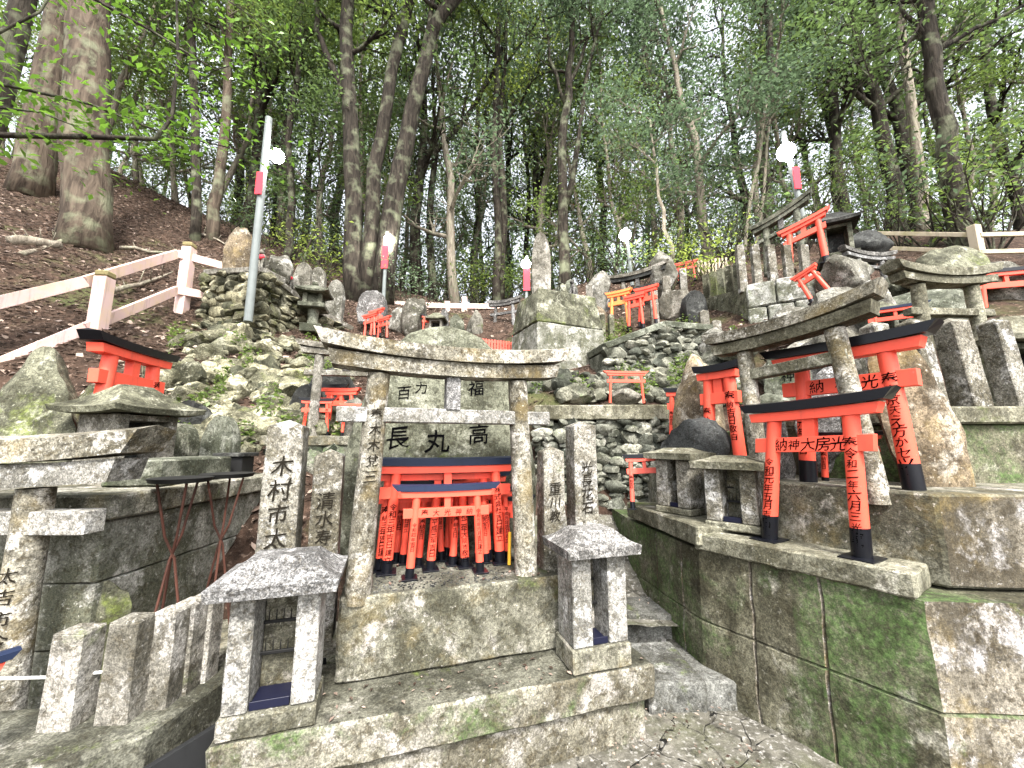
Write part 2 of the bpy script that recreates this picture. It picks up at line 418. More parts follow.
_cp += [(0, 0, 0), (-2.5, 0, 0), (3, 0, -.1), (.95, 2.4, 0), (.95, 2.2, 0), (1.0, 1.6, 0), (0, -5, -.1), (-6, -5, 0), (6, -5, 0), (-6, 0, .8), (6, 0, .5), (1.2, 2.62, .08),
        (-.8, 1.6, 0), (-1.3, 2.2, .05), (-2.3, 2.0, .22), (-.6, 3.2, .3), (.3, 3.2, .3), (2.2, 2.3, .3), (2.6, 3.4, .8), (3.4, 2.4, .5), (-2.2, 3.0, .6), (-1.2, 3.4, .7),
        (0, 15, 6.3), (6, 15, 7.2), (-7, 15, 9), (12, 12, 8), (-14, 12, 11), (0, 20, 5.5), (10, 20, 6), (-12, 22, 9), (0, 35, 2), (20, 35, 2), (-25, 35, 6),
        (25, 10, 7), (-25, 10, 13), (14, 4, 4.5), (-12, 4, 6), (30, 0, 2), (-30, 0, 6), (0, -30, -3), (30, -30, -3), (-30, -30, -2), (40, 60, -4), (-40, 60, 0), (0, 60, -5)]
_P = np.array(_cp)
_n = len(_P)
_Dm = np.linalg.norm(_P[:, None, :2] - _P[None, :, :2], axis=2)
_Am = np.block([[_Dm - np.eye(_n) * .02, np.c_[np.ones(_n), _P[:, :2]]], [np.c_[np.ones(_n), _P[:, :2]].T, np.zeros((3, 3))]])
_W = np.linalg.solve(_Am, np.r_[_P[:, 2], 0, 0, 0])
def ground_np(X, Y):
    q = np.stack([np.asarray(X, float).ravel(), np.asarray(Y, float).ravel()], 1)
    d = np.linalg.norm(q[:, None, :] - _P[None, :, :2], axis=2)
    return (d @ _W[:_n] + _W[_n] + q @ _W[_n + 1:]).reshape(np.shape(X))
def gz(x, y):
    return float(ground_np(np.array([x]), np.array([y]))[0])
def gp(px, py, dmax=40, dmin=2.5):
    # where the sight line through a pixel first meets the hillside
    d = ray(px, py); ts = np.arange(dmin, dmax, .05)
    g = ground_np(d.x * ts, d.y * ts) - (EYE + d.z * ts)
    k = np.argmax(g > 0) if (g > 0).any() else len(ts) - 1
    t = ts[k]
    return Vector((d.x * t, d.y * t, gz(d.x * t, d.y * t)))

def build_ground():
    xs = np.r_[np.linspace(-300, -16, 30)[:-1], np.linspace(-16, 16, 129), np.linspace(16, 300, 30)[1:]]
    ys = np.r_[np.linspace(-300, -3, 25)[:-1], np.linspace(-3, 18, 95), np.linspace(18, 300, 30)[1:]]
    X, Y = np.meshgrid(xs, ys)
    Xc = np.clip(X, -45, 45); Yc = np.clip(Y, -40, 62)
    Z = ground_np(Xc, Yc)
    far = np.maximum(np.abs(X) - 45, 0) + np.maximum(np.abs(Y - 11) - 51, 0)
    Z = Z - far * .05
    m1 = (np.abs(X) < 4.2) & (Y < 2.9) & (Y > -4)
    Z = np.where(m1, np.minimum(Z, -.05), Z)
    m2 = (X > .1) & (X < 1.6) & (Y < 4.45) & (Y > 2)
    Z = np.where(m2, np.minimum(Z, np.maximum(-.05, .1 + np.maximum(0, Y - 3.5) * .5)), Z)
    V = []
    for x, y, z in zip(X.ravel(), Y.ravel(), Z.ravel()):
        k = min(1, max(0, (math.hypot(x, y) - 3.5) / 3))
        z += k * (.12 * noise.noise(Vector((x * .9, y * .9, 0))) + .05 * noise.noise(Vector((x * 3, y * 3, 5))))
        V.append((x, y, z))
    nx = len(xs); F = []
    for j in range(len(ys) - 1):
        for i in range(nx - 1): F.append((j * nx + i, j * nx + i + 1, (j + 1) * nx + i + 1, (j + 1) * nx + i))
    me = bpy.data.meshes.new('ground'); me.from_pydata(V, [], F); me.polygons.foreach_set('use_smooth', [True] * len(F))
    t = NT('forest_floor'); v = t.coords(rand=False)
    n1 = t.noise(v, .6, 6, .65); n2 = t.noise(v, 6, 6, .7, .5); n3 = t.noise(v, 22, 4, .7)
    c = t.mix(t.ramp(n2, .35, .65), (.014, .009, .006), (.06, .037, .026))
    c = t.mix(t.math('MULTIPLY', t.ramp(n3, .56, .66), .7), c, (.18, .13, .10))
    c = t.mix(t.math('MULTIPLY', t.ramp(n1, .54, .66), .5), c, (.07, .09, .03))
    me.materials.append(t.finish(c, .95, t.bump(n3, .8, .04), .15))
    o = bpy.data.objects.new('ground', me); COL.objects.link(o); o['kind'] = 'structure'
    return o
build_ground()

M['step'] = stone('damp_step_stone', (.26, .265, .25), (.15, .15, .13), (.40, .40, .39), lichen=.35, stain=.3, moss=.25, speck=.35)
# ------------------------------------------------------------------ path with its two steps
def structure(mb, name, mat, **k):
    o = mb.build(name, mat, **k); o['kind'] = 'structure'; return o
t_ = NT('cracked_path_stone'); v_ = t_.coords(rand=False)
vo = t_.n('ShaderNodeTexVoronoi', feature='DISTANCE_TO_EDGE'); vo.inputs['Scale'].default_value = 3.6; vd = t_.mix(.12, v_, t_.n('ShaderNodeTexNoise', i_Scale=5).outputs['Color']); t_.l(vd, vo.inputs['Vector'])
n1 = t_.noise(v_, 9, 7, .65); n2 = t_.noise(v_, 40, 4)
c_ = t_.mix(t_.ramp(n1, .35, .65), (.045, .042, .032), (.14, .132, .11))
c_ = t_.mix(t_.ramp(n2, .55, .68), c_, (.26, .25, .23))
c_ = t_.mix(t_.math('MULTIPLY', t_.ramp(t_.noise(v_, 2.2, 7, .65), .5, .62), .6), c_, (.06, .065, .03))
crk = t_.ramp(vo.outputs['Distance'], .0, .018)
c_ = t_.mix(t_.math('MAXIMUM', crk, t_.ramp(n1, .36, .46)), (.06, .055, .045), c_)
M['path'] = t_.finish(c_, .9, t_.bump(t_.math('ADD', t_.math('MULTIPLY', crk, .6), t_.math('MULTIPLY', n1, 1.2)), .8, .03), .2)

def grid_sheet(x0, x1, y0, y1, z, n, amp, seed=0):
    mb = MB(); vs = []
    for j in range(n + 1):
        for i in range(n + 1):
            x, y = x0 + (x1 - x0) * i / n, y0 + (y1 - y0) * j / n
            vs.append(mb.bm.verts.new((x, y, z + amp * noise.noise(Vector((x * 4, y * 4, seed))) + amp * .5 * noise.noise(Vector((x * 11, y * 11, seed))))))
    for j in range(n):
        for i in range(n): mb.bm.faces.new((vs[j * (n + 1) + i], vs[j * (n + 1) + i + 1], vs[(j + 1) * (n + 1) + i + 1], vs[(j + 1) * (n + 1) + i]))
    return mb
structure(grid_sheet(-4.5, 4.5, -4, 2.66, .012, 90, .02), 'path', M['path'], smooth=True)
for c_s, d_s, a_s, q_s in (((.98, 2.84, .045), (.36, .50, .26), .04, 1), ((1.30, 2.90, .03), (.30, .56, .27), .02, 2), ((.70, 2.80, -.01), (.22, .34, .22), .22, 3)):
    mb = MB(); mb.box(c_s, d_s, a_s, .012, rough=.008, cuts=.08, seed=q_s); structure(mb, 'stone_step', M['step'])
mb = MB(); mb.box((1.04, 3.34, .16), (.74, .34, .34), -.06, .012, rough=.008, cuts=.08, seed=4)
structure(mb, 'stone_step', M['step'])
mb = grid_sheet(.2, 1.35, 3.05, 4.6, .30, 30, .02, 3)
for v in mb.bm.verts: v.co.z += max(0, v.co.y - 3.5) * .55
structure(mb, 'upper_path', M['path'], smooth=True)

# ------------------------------------------------------------------ central altar
t = thing('stone_altar', 'long grey stone altar in the middle with a projecting front ledge', 'altar', A(0, 2.3, 0), AANG)
mb = MB(); mb.box((.395, .02, .09), (2.0, .5, .28), 0, .008, rough=.006, cuts=.07, seed=5); mb.box((.395, .72, .15), (1.9, .9, .4), 0, .01); mb.build('base', M['altar_moss'], t)
LU0, LU1 = -.66, 1.44
mb = MB()
mb.box((.395, -.0, .31), (2.09, .54, .175), 0, .012, rough=.006, cuts=.06, seed=6)
lo_ = mb.build('ledge', M['altar_moss'], t)
mb = MB(); mb.box((.40, .46, .605), (1.24, .88, .405), 0, .012, rough=.006, cuts=.06, seed=7); ub_ = mb.build('upper_block', M['altar'], t)
for o_ in (lo_, ub_):
    o_.data.materials.append(M['ledge_top'])
    for p in o_.data.polygons:
        if p.normal.z > .8: p.material_index = 1

# torii of stone --------------------------------------------------
def stone_torii(label, loc, rz, H, span, r, over, mats, lean=.04, kas=.1, shi=.085, dep=.17, nuki=.78, curve=.05, text=None, group='stone torii gates', strut=True, cat='stone torii', tb=None, nover=1.15):
    mp, mbm = mats
    t = thing('stone_torii', label, cat, loc, rz, group)
    for sx in (-1, 1):
        mb = MB(); mb.tube([(sx * (span / 2 - lean * k), 0, -.04 + (H + .04) * k) for k in (0, .2, .4, .6, .8, 1)], [r * (1.05 - .12 * k) for k in (0, .2, .4, .6, .8, 1)], 18, wob=.06)
        po = mb.build('post', mp, t, smooth=R(40))
        if text and text[0] == sx:
            mb = MB(); tx = text[1]; pw = r * 1.0
            for i, ch in enumerate(tx):
                z = H * text[2] - i * pw * 1.28
                k = z / H; rr = r * (1.05 - .12 * k)
                mb.glyphs(ch, pw, z + pw / 2, bend=rr * 1.06, M=Matrix.Translation((sx * (span / 2 - lean * k), 0, 0)) @ Matrix.Rotation(text[3], 4, 'Z'))
            l = mb.build('lettering', M['carve'], po)
    W = span + 2 * over
    mb = MB(); mb.beam(W * .9, W * .93, H, shi, dep * .9, curve * .6); mb.build('lower_lintel', mbm, t)
    mb = MB(); mb.beam(W * .97, W * 1.03, H + shi + .004, kas, dep * 1.15, curve, .025); mb.build('top_lintel', mp, t)
    zt = H * nuki
    mb = MB(); mb.box((0, 0, zt), (span + over * nover, dep * .52, shi * 1.0), 0, .005, rough=.003, cuts=.08); mb.build('tie_beam', tb or mbm, t)
    if strut:
        mb = MB(); mb.box((0, -.01, (zt + H + shi / 2) / 2), (.085, dep * .5, H - zt - shi / 2 + .012), 0, .004); mb.build('strut', M['pale'], t)
    return t
TU = .36
stone_torii('large lichen spotted stone torii standing on the central altar over crowded red mini torii', A(TU - .012, 2.40, .805), AANG + R(3), 1.19, .97, .066, .27, (M['torii_stone'], M['torii_stone']),
            lean=.055, kas=.085, shi=.085, dep=.17, nuki=.80, curve=.055, text=(-1, '奉木木兌三', .8, R(8)), tb=M['white_granite'])

# inscribed posts --------------------------------------------------
def stone_post(label, loc, rz, w, h, text='', top=.04, mat=None, tsz=.6, toff=0, group=None, cat='stone post', name='stone_post', lean=(0, 0)):
    t = thing(name, label, cat, loc, 0, group, rot=(lean[0], lean[1], rz))
    mb = MB(); mb.box((0, 0, h / 2 - .03), (w, w * .9, h + .06), 0, .006, taper=.94, rough=.004, cuts=.06, seed=w * 100 + h)
    if top:
        b = bmesh.new(); k = .47 * .94
        base = [b.verts.new((sx * w * k, sy * w * k * .9, h)) for sx, sy in ((-1, -1), (1, -1), (1, 1), (-1, 1))]; ap = b.verts.new((0, 0, h + top))
        for i in range(4): b.faces.new((base[i], base[(i + 1) % 4], ap))
        mb._merge(b)
    mb.build('shaft', mat or M['granite'], t)
    if text:
        mb = MB(); mb.glyphs(text, w * tsz, h - toff, y=-w * .9 / 2 - .0045, pitch=w * tsz * 1.1, jit=.12)
        mb.build('lettering', M['carve'], t)
    return t
G = 'inscribed stone posts flanking the central torii'
def post_on_altar(label, px, ptop, pbase_u_n, w, text, tsz, toff_px, sc=1):
    u, n, z = pbase_u_n
    up, zt = A_at(px, ptop, n)
    stone_post(label, A(up, n, z), AANG, w, zt - z - .035, text, .035, M['granite'], tsz, toff_px, G, lean=(0, 0))
post_on_altar('tall stone post carved with four large characters, left of the central torii', 290, 420, (0, 2.46, .62), .185, '木村市太', .60, .155)
post_on_altar('shorter stone post carved with three characters, close against the left leg of the central torii', 331, 449, (0, 2.5, .62), .155, '清水寿', .56, .20)
post_on_altar('tallest pointed stone post right of the central torii, carved with running characters', 580, 421, (0, 2.60, .62), .18, '光長花石', .46, .25)
post_on_altar('low pointed stone post between the right leg of the central torii and a taller post', 550, 446, (0, 2.5, .62), .155, '重川教', .5, .2)

# candle shrines (granite roof on two slabs) -----------------------
def candle_shrine(label, loc, rz, W, Dp, H, base_h, roof, mats, rack=True, group='small roofed stone candle shrines', pil=.12, top=(.5, .45), roofh=.07, lift=.0, sag=.35, open_w=None):
    t = thing('candle_shrine', label, 'candle shrine', loc, rz, group)
    mr, mp, mb_ = mats
    mb = MB(); mb.box((0, 0, base_h / 2), (W, Dp, base_h), 0, .008, rough=.004, cuts=.06, seed=W * 10); mb.build('base', mb_, t)
    ph = H - base_h
    for sx in (-1, 1):
        mb = MB(); mb.box((sx * (W / 2 - pil / 2 - .01), -.004, base_h + ph / 2 + .002), (pil, Dp * .86, ph), 0, .006, rough=.003, cuts=.06, seed=sx + 3); mb.build('side_slab', mp, t)
    mb = MB(); mb.box((0, Dp * .33, base_h + ph / 2 + .002), (W - 2 * pil - .026, .05, ph * .98), 0, .003); mb.build('back_slab', mb_, t)
    mb = MB(); mb.hip_roof(roof[0], roof[1], H + .004, .048, roofh, roof[0] * top[0], roof[1] * top[1], sag, lift); mb.build('roof', mr, t, smooth=R(28))
    iw = W - 2 * pil - .03
    mb = MB(); mb.box((0, -.02, base_h + .012), (iw, Dp * .6, .018), 0, .002); mb.box((0, -.02 - Dp * .3, base_h + .02), (iw, .006, .034), 0, .001)
    mb.build('tray', M['tray'], t)
    if rack:
        for k, zz in enumerate((.36, .62)):
            mb = MB(); z = base_h + ph * zz
            mb.box((0, Dp * (.12 + .1 * k), z), (iw + .01, .014, .014), 0, .002)
            for q in range(5):
                x = -iw / 2 + iw * (q + .5) / 5
                mb.tube([(x, Dp * (.12 + .1 * k), z), (x, Dp * (.12 + .1 * k), z + .05)], [.0035, .0015], 5)
            mb.build('candle_rack', M['iron'], t)
    return t
# left shrine: base bottom px 215..335, y~715 ; right shrine base y~668
pl = A_at(272, 722, 2.17); prr = A_at(604, 664, 2.17)
candle_shrine('roofed granite candle shrine with two black spike racks, left end of altar ledge', A(-.445, 2.165, .40), AANG, .37, .24, .555, .085, (.51, .40), (M['pale'], M['white_granite'], M['altar']), pil=.094, top=(.52, .4), roofh=.085)
candle_shrine('roofed granite candle shrine with a narrow pale niche, right end of altar ledge', A(1.135, 2.165, .40), AANG, .35, .24, .585, .12, (.45, .37), (M['pale'], M['white_granite'], M['altar']), pil=.115, top=(.5, .4), roofh=.075)

# big inscribed stone
def standing_stone(name, label, cat, loc, rz, d, seed, mat, texts=(), flat=None, cuts=8, amp=.08, group=None, sub=4, lean=(0, 0), z0=-.08):
    t = thing(name, label, cat, loc, 0, group, rot=(lean[0], lean[1], rz))
    mb = MB(); mb.rock((0, 0, d[2] / 2 + z0), d, seed, sub, cuts, amp, flat=flat); mb.build('stone', mat, t, smooth=R(35))
    if texts:
        mb = MB()
        for s, w, x, top in texts: mb.glyphs(s, w, top, y=-(flat or d[1] / 2) - .006, x=x, jit=.1)
        mb.build('lettering', M['ink'], t)
    return t
sl = A_at(450, 436, 3.02)
t = thing('memorial_boulder', 'broad rounded memorial boulder behind the central torii, inscribed with large black characters', 'memorial stone', A(.40, 3.22, .78), AANG)
mb = MB()
for i, (z, hw, hd) in enumerate([(0, .78, .22), (.30, .80, .23), (.6, .80, .22)]): pass
prof = [(0, .72), (.35, .76), (.62, .75), (.80, .72), (.98, .67), (1.18, .60), (1.38, .53), (1.56, .43), (1.69, .31), (1.75, .17), (1.775, .02)]
rings = []
for z, hw in prof:
    ring = []
    for k in range(28):
        a = 2 * math.pi * k / 28; cx, sy = math.cos(a), math.sin(a)
        x = hw * math.copysign(abs(cx) ** .6, cx); y = (.21 * (1 - (z / 1.86) ** 4) + .02) * math.copysign(abs(sy) ** .45, sy)
        p = Vector((x + .01, y, z)); q = noise.noise(p * 2.2) * .05 + noise.noise(p * 7) * .012
        if y < 0: q *= .25
        ring.append(mb.bm.verts.new(p * 1 + Vector((x * q, y * q, 0))))
    rings.append(ring)
for a, b in zip(rings, rings[1:]):
    for k in range(28): mb.bm.faces.new((a[k], a[(k + 1) % 28], b[(k + 1) % 28], b[k]))
mb.bm.faces.new(rings[-1])
st = mb.build('stone', M['oval'], t, smooth=R(50))
_bv = BVHTree.FromPolygons([v.co.copy() for v in st.data.vertices], [tuple(p.vertices) for p in st.data.polygons])
def letters_on(bv, items, mat, parent, off=.002):
    mb = MB()
    for ch, w, x, z in items: mb.glyphs(ch, w, z + w / 2, x=x, y=0, jit=.12)
    bmesh.ops.triangulate(mb.bm, faces=mb.bm.faces[:])
    for v in mb.bm.verts:
        h = bv.ray_cast(Vector((v.co.x, -3, v.co.z)), Vector((0, 1, 0)))
        if h[0]: v.co.y = h[0].y - off
    return mb.build('lettering', mat, parent)
its = []
for ch, px, py, w in (('長', 398, 438, .155), ('丸', 437, 441, .165), ('高', 478, 434, .155), ('百', 404, 393, .09), ('力', 421, 388, .09), ('福', 476, 388, .12)):
    u, z = A_at(px, py, 3.03); its.append((ch, w, u - .40, z - .78))
letters_on(_bv, its, M['ink'], t, .004)

# red mini torii ---------------------------------------------------
def red_torii(label, loc, rz, H, span, r, over, top='black', text=None, group='red mini torii', lean=None, red='red', mid=None, rot=None, sleeve=.13, plate=True, tw=1.0, name='mini_torii', det=1):
    t = thing(name, label, 'mini torii', loc, rz, group, rot=rot)
    lean = H * .05 if lean is None else lean
    hs = H * sleeve; Hp = H * .84
    for i, sx in enumerate((-1, 1)):
        def px_(z): return sx * (span / 2 - lean * z / Hp)
        mb = MB(); mb.tube([(px_(hs), 0, hs), (px_(Hp), 0, Hp)], [r, r * .93], 14 if det else 8); po = mb.build('post', M[red], t, smooth=R(40))
        if sleeve:
            mb = MB(); mb.tube([(px_(0), 0, .004), (px_(hs + .004), 0, hs + .004)], [r * 1.08, r * 1.06], 14 if det else 8); mb.build('sleeve', M['black'], po, smooth=R(40))
            if plate:
                mb = MB(); mb.box((px_(0), 0, .004), (r * 3.6, r * 4.2, .009), 0, .001); mb.build('foot_plate', M['black'], po)
        if text and text[i]:
            mb = MB(); w = r * 1.3 * tw
            for q, ch in enumerate(text[i]):
                ww = w * (1.35 if ch == '奉' else 1)
                z = Hp * .80 - q * w * 1.04 if i else Hp * .66 - q * w * 1.04
                mb.glyphs(ch, ww, z + ww / 2, bend=r * 1.0, M=Matrix.Translation((px_(z), 0, 0)), jit=.15)
            mb.build('lettering', M['ink'], po)
    W = span + 2 * over
    th = H * .062; kt = H * .062
    mb = MB(); mb.beam(W * .86, W * .90, Hp, th, r * 2.1, H * .004); mb.build('lower_lintel', M[red], t)
    mb = MB(); mb.beam(W * .96, W * 1.06, Hp + th + .001, kt, r * 2.9, H * .014, H * .012); mb.build('top_lintel', M[top], t)
    zn = Hp * .80; nh = H * .10
    mb = MB(); mb.box((0, 0, zn), (span + over * 1.0, r * 1.3, nh), 0, .002); nb = mb.build('tie_beam', M[red], t)
    if mid:
        mb = MB(); w = nh * .78; n = len(mid); sp_ = span * .8 / max(1, n)
        mb.glyphs(mid, w, zn, pitch=sp_, x=-sp_ * (n - 1) / 2, y=-r * .65 - .0015, horiz=True, jit=.15)
        mb.build('lettering', M['ink'], nb)
    mb = MB(); mb.box((0, 0, (zn + nh / 2 + Hp) / 2), (r * 1.5, r * 1.2, Hp - zn - nh / 2 + .004), 0, .001); mb.build('strut', M[red], t)
    return t
zA = .8085
GC = 'red mini torii crowded under the central stone torii'
def tor_altar(label, pxl, pxr, py, n, H, r, over=.1, **k):
    (ul, _), (ur, _) = A_at(pxl, py, n), A_at(pxr, py, n)
    return red_torii(label, A((ul + ur) / 2, n, zA), AANG + k.pop('tilt', 0), H, ur - ul, r, over, group=GC, **{'sleeve': .105, **k})
tor_altar('frontmost red mini torii under the central stone torii, with a blue-grey top and lettered legs', 409, 480, 585, 2.53, .55, .025, .10, top='blue', text=('令和四年吉日', '令和元年六月吉日建之'), mid='奉大光神納', tw=.8, sleeve=.105)
tor_altar('widest red mini torii at the back of the central group, with a long slate-blue top', 386, 500, 578, 2.68, .71, .033, .13, top='blue', text=('令和三年吉日建立', '株式会社吉日建立'), mid='神大納', sleeve=.105)
tor_altar('red mini torii whose left leg stands beside the left stone post, bold black lettering', 379, 487, 580, 2.75, .65, .031, .08, top='blue', text=('奉納三年吉日建立', '名古屋市吉日'), sleeve=.105)
tor_altar('thin-legged red mini torii half hidden behind the frontmost central one', 402, 441, 574, 2.84, .55, .022, .06, top='navy', text=('吉日建立', '奉納吉日建立'))
tor_altar('red mini torii with wide legs filling the gap between the front legs', 430, 465, 577, 2.66, .53, .028, .06, top='navy', text=('平成三年吉日', '令和二年大阪市敬白'))
tor_altar('narrow red mini torii at the right of the central group below a dark blue top', 477, 508, 573, 2.74, .50, .022, .07, top='navy', text=('奉納吉日', '平成元年吉日建立'))
tor_altar('low red mini torii mostly hidden by the central right stone leg', 505, 527, 571, 2.80, .42, .019, .05, top='navy', text=None)
tor_altar('hidden red mini torii at the back left of the central group', 395, 452, 571, 2.90, .58, .024, .09, top='navy', text=('奉納吉日', '吉日建立'))
tor_altar('hidden red mini torii at the back right of the central group', 446, 497, 570, 2.92, .60, .024, .09, top='navy', text=('奉納吉日', '吉日建立'))
tor_altar('second row red mini torii with close set legs behind the frontmost one', 418, 454, 575, 2.76, .50, .023, .07, top='navy', text=('奉納吉日', '昭和吉日建立'))
tor_altar('second row red mini torii just right of the middle of the central group', 452, 486, 574, 2.72, .52, .024, .07, top='navy', text=('奉納吉日', '家内安全吉日'))
mb = MB(); mb.tube([A(.775, 2.60, zA + .002), A(.79, 2.64, zA + .2)], [.011, .010], 6)
tag(mb.build('yellow_stick', M['yellow'], base=A(.775, 2.60, zA)), 'short yellow wooden stick leaning beside the right leg of the central stone torii', 'stick')
# loose grit and twigs on the altar top
mb = MB()
for k in range(220):
    u, n = rnd.uniform(-.05, .72), 2.36 + abs(rnd.gauss(0, .14)); mb.rock(A(u, n, zA), (rnd.uniform(.006, .02), rnd.uniform(.006, .016), .008), k, 1, 3, .1, rnd.uniform(0, 6))
tag(mb.build('fallen_grit', M['dark']), kind='stuff')

# ------------------------------------------------------------------ right terraces
def prism_mb(poly, z0, z1, bev=.01):
    mb = MB(); mb.prism(poly, z0, z1, bev); return mb
LOW = [(1.10, 4.6), (1.10, 3.80), (1.265, 2.80), (1.875, 1.915), (3.6, 1.80), (3.6, 4.6)]
t = thing('lower_terrace', 'lower stone terrace wall along the right of the path, streaked with green moss', 'terrace wall', (1.27, 2.8, 0))
base = Vector((1.27, 2.8, 0))
def loc_poly(p): return [(x - base.x, y - base.y) for x, y in p]
# battered: bottom slightly wider
b = bmesh.new(); pl_ = loc_poly(LOW)
def batter(poly, z0, z1, off_dir):
    lo = [b.verts.new((x + o[0], y + o[1], z0)) for (x, y), o in zip(poly, off_dir)]; hi = [b.verts.new((x, y, z1)) for x, y in poly]
    n = len(poly); fs = [b.faces.new((lo[i], lo[(i + 1) % n], hi[(i + 1) % n], hi[i])) for i in range(n)]; fs.append(b.faces.new(hi)); fs.append(b.faces.new(lo[::-1]))
    return fs
batter(pl_, -.15, .885, [(-.02, 0), (-.02, 0), (-.03, -.0), (-.03, -.05), (0, -.05), (0, 0)])
for ax, no, n in ((0, (1, 0, 0), 60), (1, (0, 1, 0), 60), (2, (0, 0, 1), 18)):
    for i in range(1, n):
        co = [0, 0, 0]; co[ax] = (-.4 + 2.8 * i / n) if ax == 0 else ((-1.1 + 3.0 * i / n) if ax == 1 else (-.15 + 1.03 * i / n))
        bmesh.ops.bisect_plane(b, geom=b.verts[:] + b.edges[:] + b.faces[:], plane_co=co, plane_no=no)
WJ = []
for (P0, P1, cuts_) in (((1.265, 2.80), (1.875, 1.915), (.0, .30, .63, 1.0)), ((1.10, 3.80), (1.265, 2.80), (.45, .8)), ((1.875, 1.915), (3.6, 1.80), (.42,))):
    p0, p1 = Vector((*P0, 0)) - base, Vector((*P1, 0)) - base; d_ = (p1 - p0); L_ = d_.length; d_.normalize(); n_ = Vector((-d_.y, d_.x, 0))
    for f_ in cuts_:
        if 0 < f_ < 1:
            q_ = p0 + d_ * (L_ * f_)
            for e_ in (-.009, 0, .009): bmesh.ops.bisect_plane(b, geom=b.verts[:] + b.edges[:] + b.faces[:], plane_co=q_ + d_ * e_, plane_no=d_)
            WJ.append((q_, d_, n_, L_))
for e_ in (-.009, 0, .009): bmesh.ops.bisect_plane(b, geom=b.verts[:] + b.edges[:] + b.faces[:], plane_co=(0, 0, .44 + e_), plane_no=(0, 0, 1))
for v in b.verts:
    for (q_, d_, n_, L_) in WJ:
        w_ = v.co - q_
        if abs(w_.dot(d_)) < .002 and abs(Vector((w_.x, w_.y, 0)).dot(n_)) < .09: v.co += n_ * .016; break
    else:
        if abs(v.co.z - .44) < .002 and v.co.x < 1.0: v.co += Vector((.012, .008, 0))
for v in b.verts:
    p = v.co
    v.co += Vector((noise.noise(p * 5), noise.noise(p * 5 + Vector((9, 0, 0))), 0)) * .012 + Vector((noise.noise(p * 19), noise.noise(p * 19 + Vector((9, 0, 0))), 0)) * .005
mb = MB(); mb._merge(b)
# mortar joints cut as thin raised pale lines on the block courses
wb = mb.build('blocks', M['wallR'], t)
me = wb.data; me.materials.append(M['wallRface'])
for p in me.polygons:
    if p.normal.y < -.85: p.material_index = 1
# coping slabs
def coping(mb, p0, p1, w, z, h, seed, out=.03):
    p0, p1 = Vector(p0), Vector(p1); d = (p1 - p0); L = d.length; d.normalize(); nn = Vector((-d.y, d.x)) 
    c = (p0 + p1) / 2 + nn * (w / 2 - out)
    mb.box((c.x - base.x, c.y - base.y, z - h / 2), (L, w, h), math.atan2(d.y, d.x), .01, rough=.006, cuts=.06, seed=seed)
mb = MB(); coping(mb, (1.235, 2.80), (1.845, 1.915), .30, 1.0, .112, 3, .0); mb.build('coping_slab', M['slab'], t)
mb = MB(); coping(mb, (1.08, 3.84), (1.235, 2.74), .5, 1.045, .13, 4, .0); mb.build('coping_slab', M['slab'], t)
UP = [(1.50, 4.6), (1.50, 2.93), (2.12, 2.03), (3.6, 1.93), (3.6, 4.6)]
t2 = thing('middle_terrace', 'middle stone terrace step on the right, its speckled block carrying the large red torii', 'terrace wall', (1.5, 2.93, .9))
base2 = Vector((1.5, 2.93, .875))
b = bmesh.new(); batter([(x - base2.x, y - base2.y) for x, y in UP], 0, .445, [(0, 0)] * 5)
bmesh.ops.bevel(b, geom=b.edges[:], offset=.012, segments=1, affect='EDGES')
for ax, no, n in ((0, (1, 0, 0), 34), (1, (0, 1, 0), 34), (2, (0, 0, 1), 7)):
    for i in range(1, n):
        co = [0, 0, 0]; co[ax] = 2.1 * i / n if ax == 0 else ((-1.0 + 2.6 * i / n) if ax == 1 else .42 * i / n)
        bmesh.ops.bisect_plane(b, geom=b.verts[:] + b.edges[:] + b.faces[:], plane_co=co, plane_no=no)
for v in b.verts:
    p = v.co; v.co += Vector((noise.noise(p * 7), noise.noise(p * 7 + Vector((9, 0, 0))), noise.noise(p * 7 + Vector((0, 9, 0))) * .5)) * .010
mb = MB(); mb._merge(b); o = mb.build('blocks', M['altar'], t2); o.data.materials.append(M['wallRface'])
for p in o.data.polygons:
    if p.normal.y < -.9: p.material_index = 1
# third tier at right
t3 = thing('upper_terrace', 'upper stone terrace on the right whose coping carries the row of thick stone posts', 'terrace wall', (2.6, 2.5, 1.25))
b3 = Vector((2.6, 2.5, 1.25))
mb = MB(); mb.prism([(x - b3.x, y - b3.y) for x, y in [(2.62, 2.60), (4.6, 2.53), (4.6, 4.9), (2.3, 4.9), (2.3, 3.0)]], 0, .47, .01); mb.build('blocks', M['wallR'], t3)
mb = MB(); mb.prism([(x - b3.x, y - b3.y) for x, y in [(2.58, 2.56), (4.6, 2.49), (4.6, 3.3), (2.28, 3.3), (2.28, 3.0)]], .472, .585, .012); mb.build('coping_slab', M['slab'], t3)

GR = 'large lettered red torii on the right terrace'
_ft = red_torii('large red torii with black top standing in front on the lower terrace slab', D(-.865, 2.80, 1.0), DANG - R(7), .88, .46, .042, .135, text=('令和元年五月吉日建之', '奉令和二年六月三光家司敬白'), mid='納神大房光', group=GR, lean=.035, sleeve=.17, tw=.95)
skew(_ft, .085, .05, .88)
red_torii('large red torii with black top on the middle terrace behind a stone torii leg', D(-.70, 3.12, 1.32), DANG - R(8), .95, .51, .046, .175, text=('令和元年吉日', '奉東京天え方かセット珈琲'), mid='納神光', group=GR, lean=.035, sleeve=.17, tw=.95)
red_torii('small red torii with thin legs half hidden behind the two large red ones', D(-.78, 3.33, 1.32), DANG, .36, .26, .02, .08, text=('奉納吉日', '奉納吉日'), group=GR)

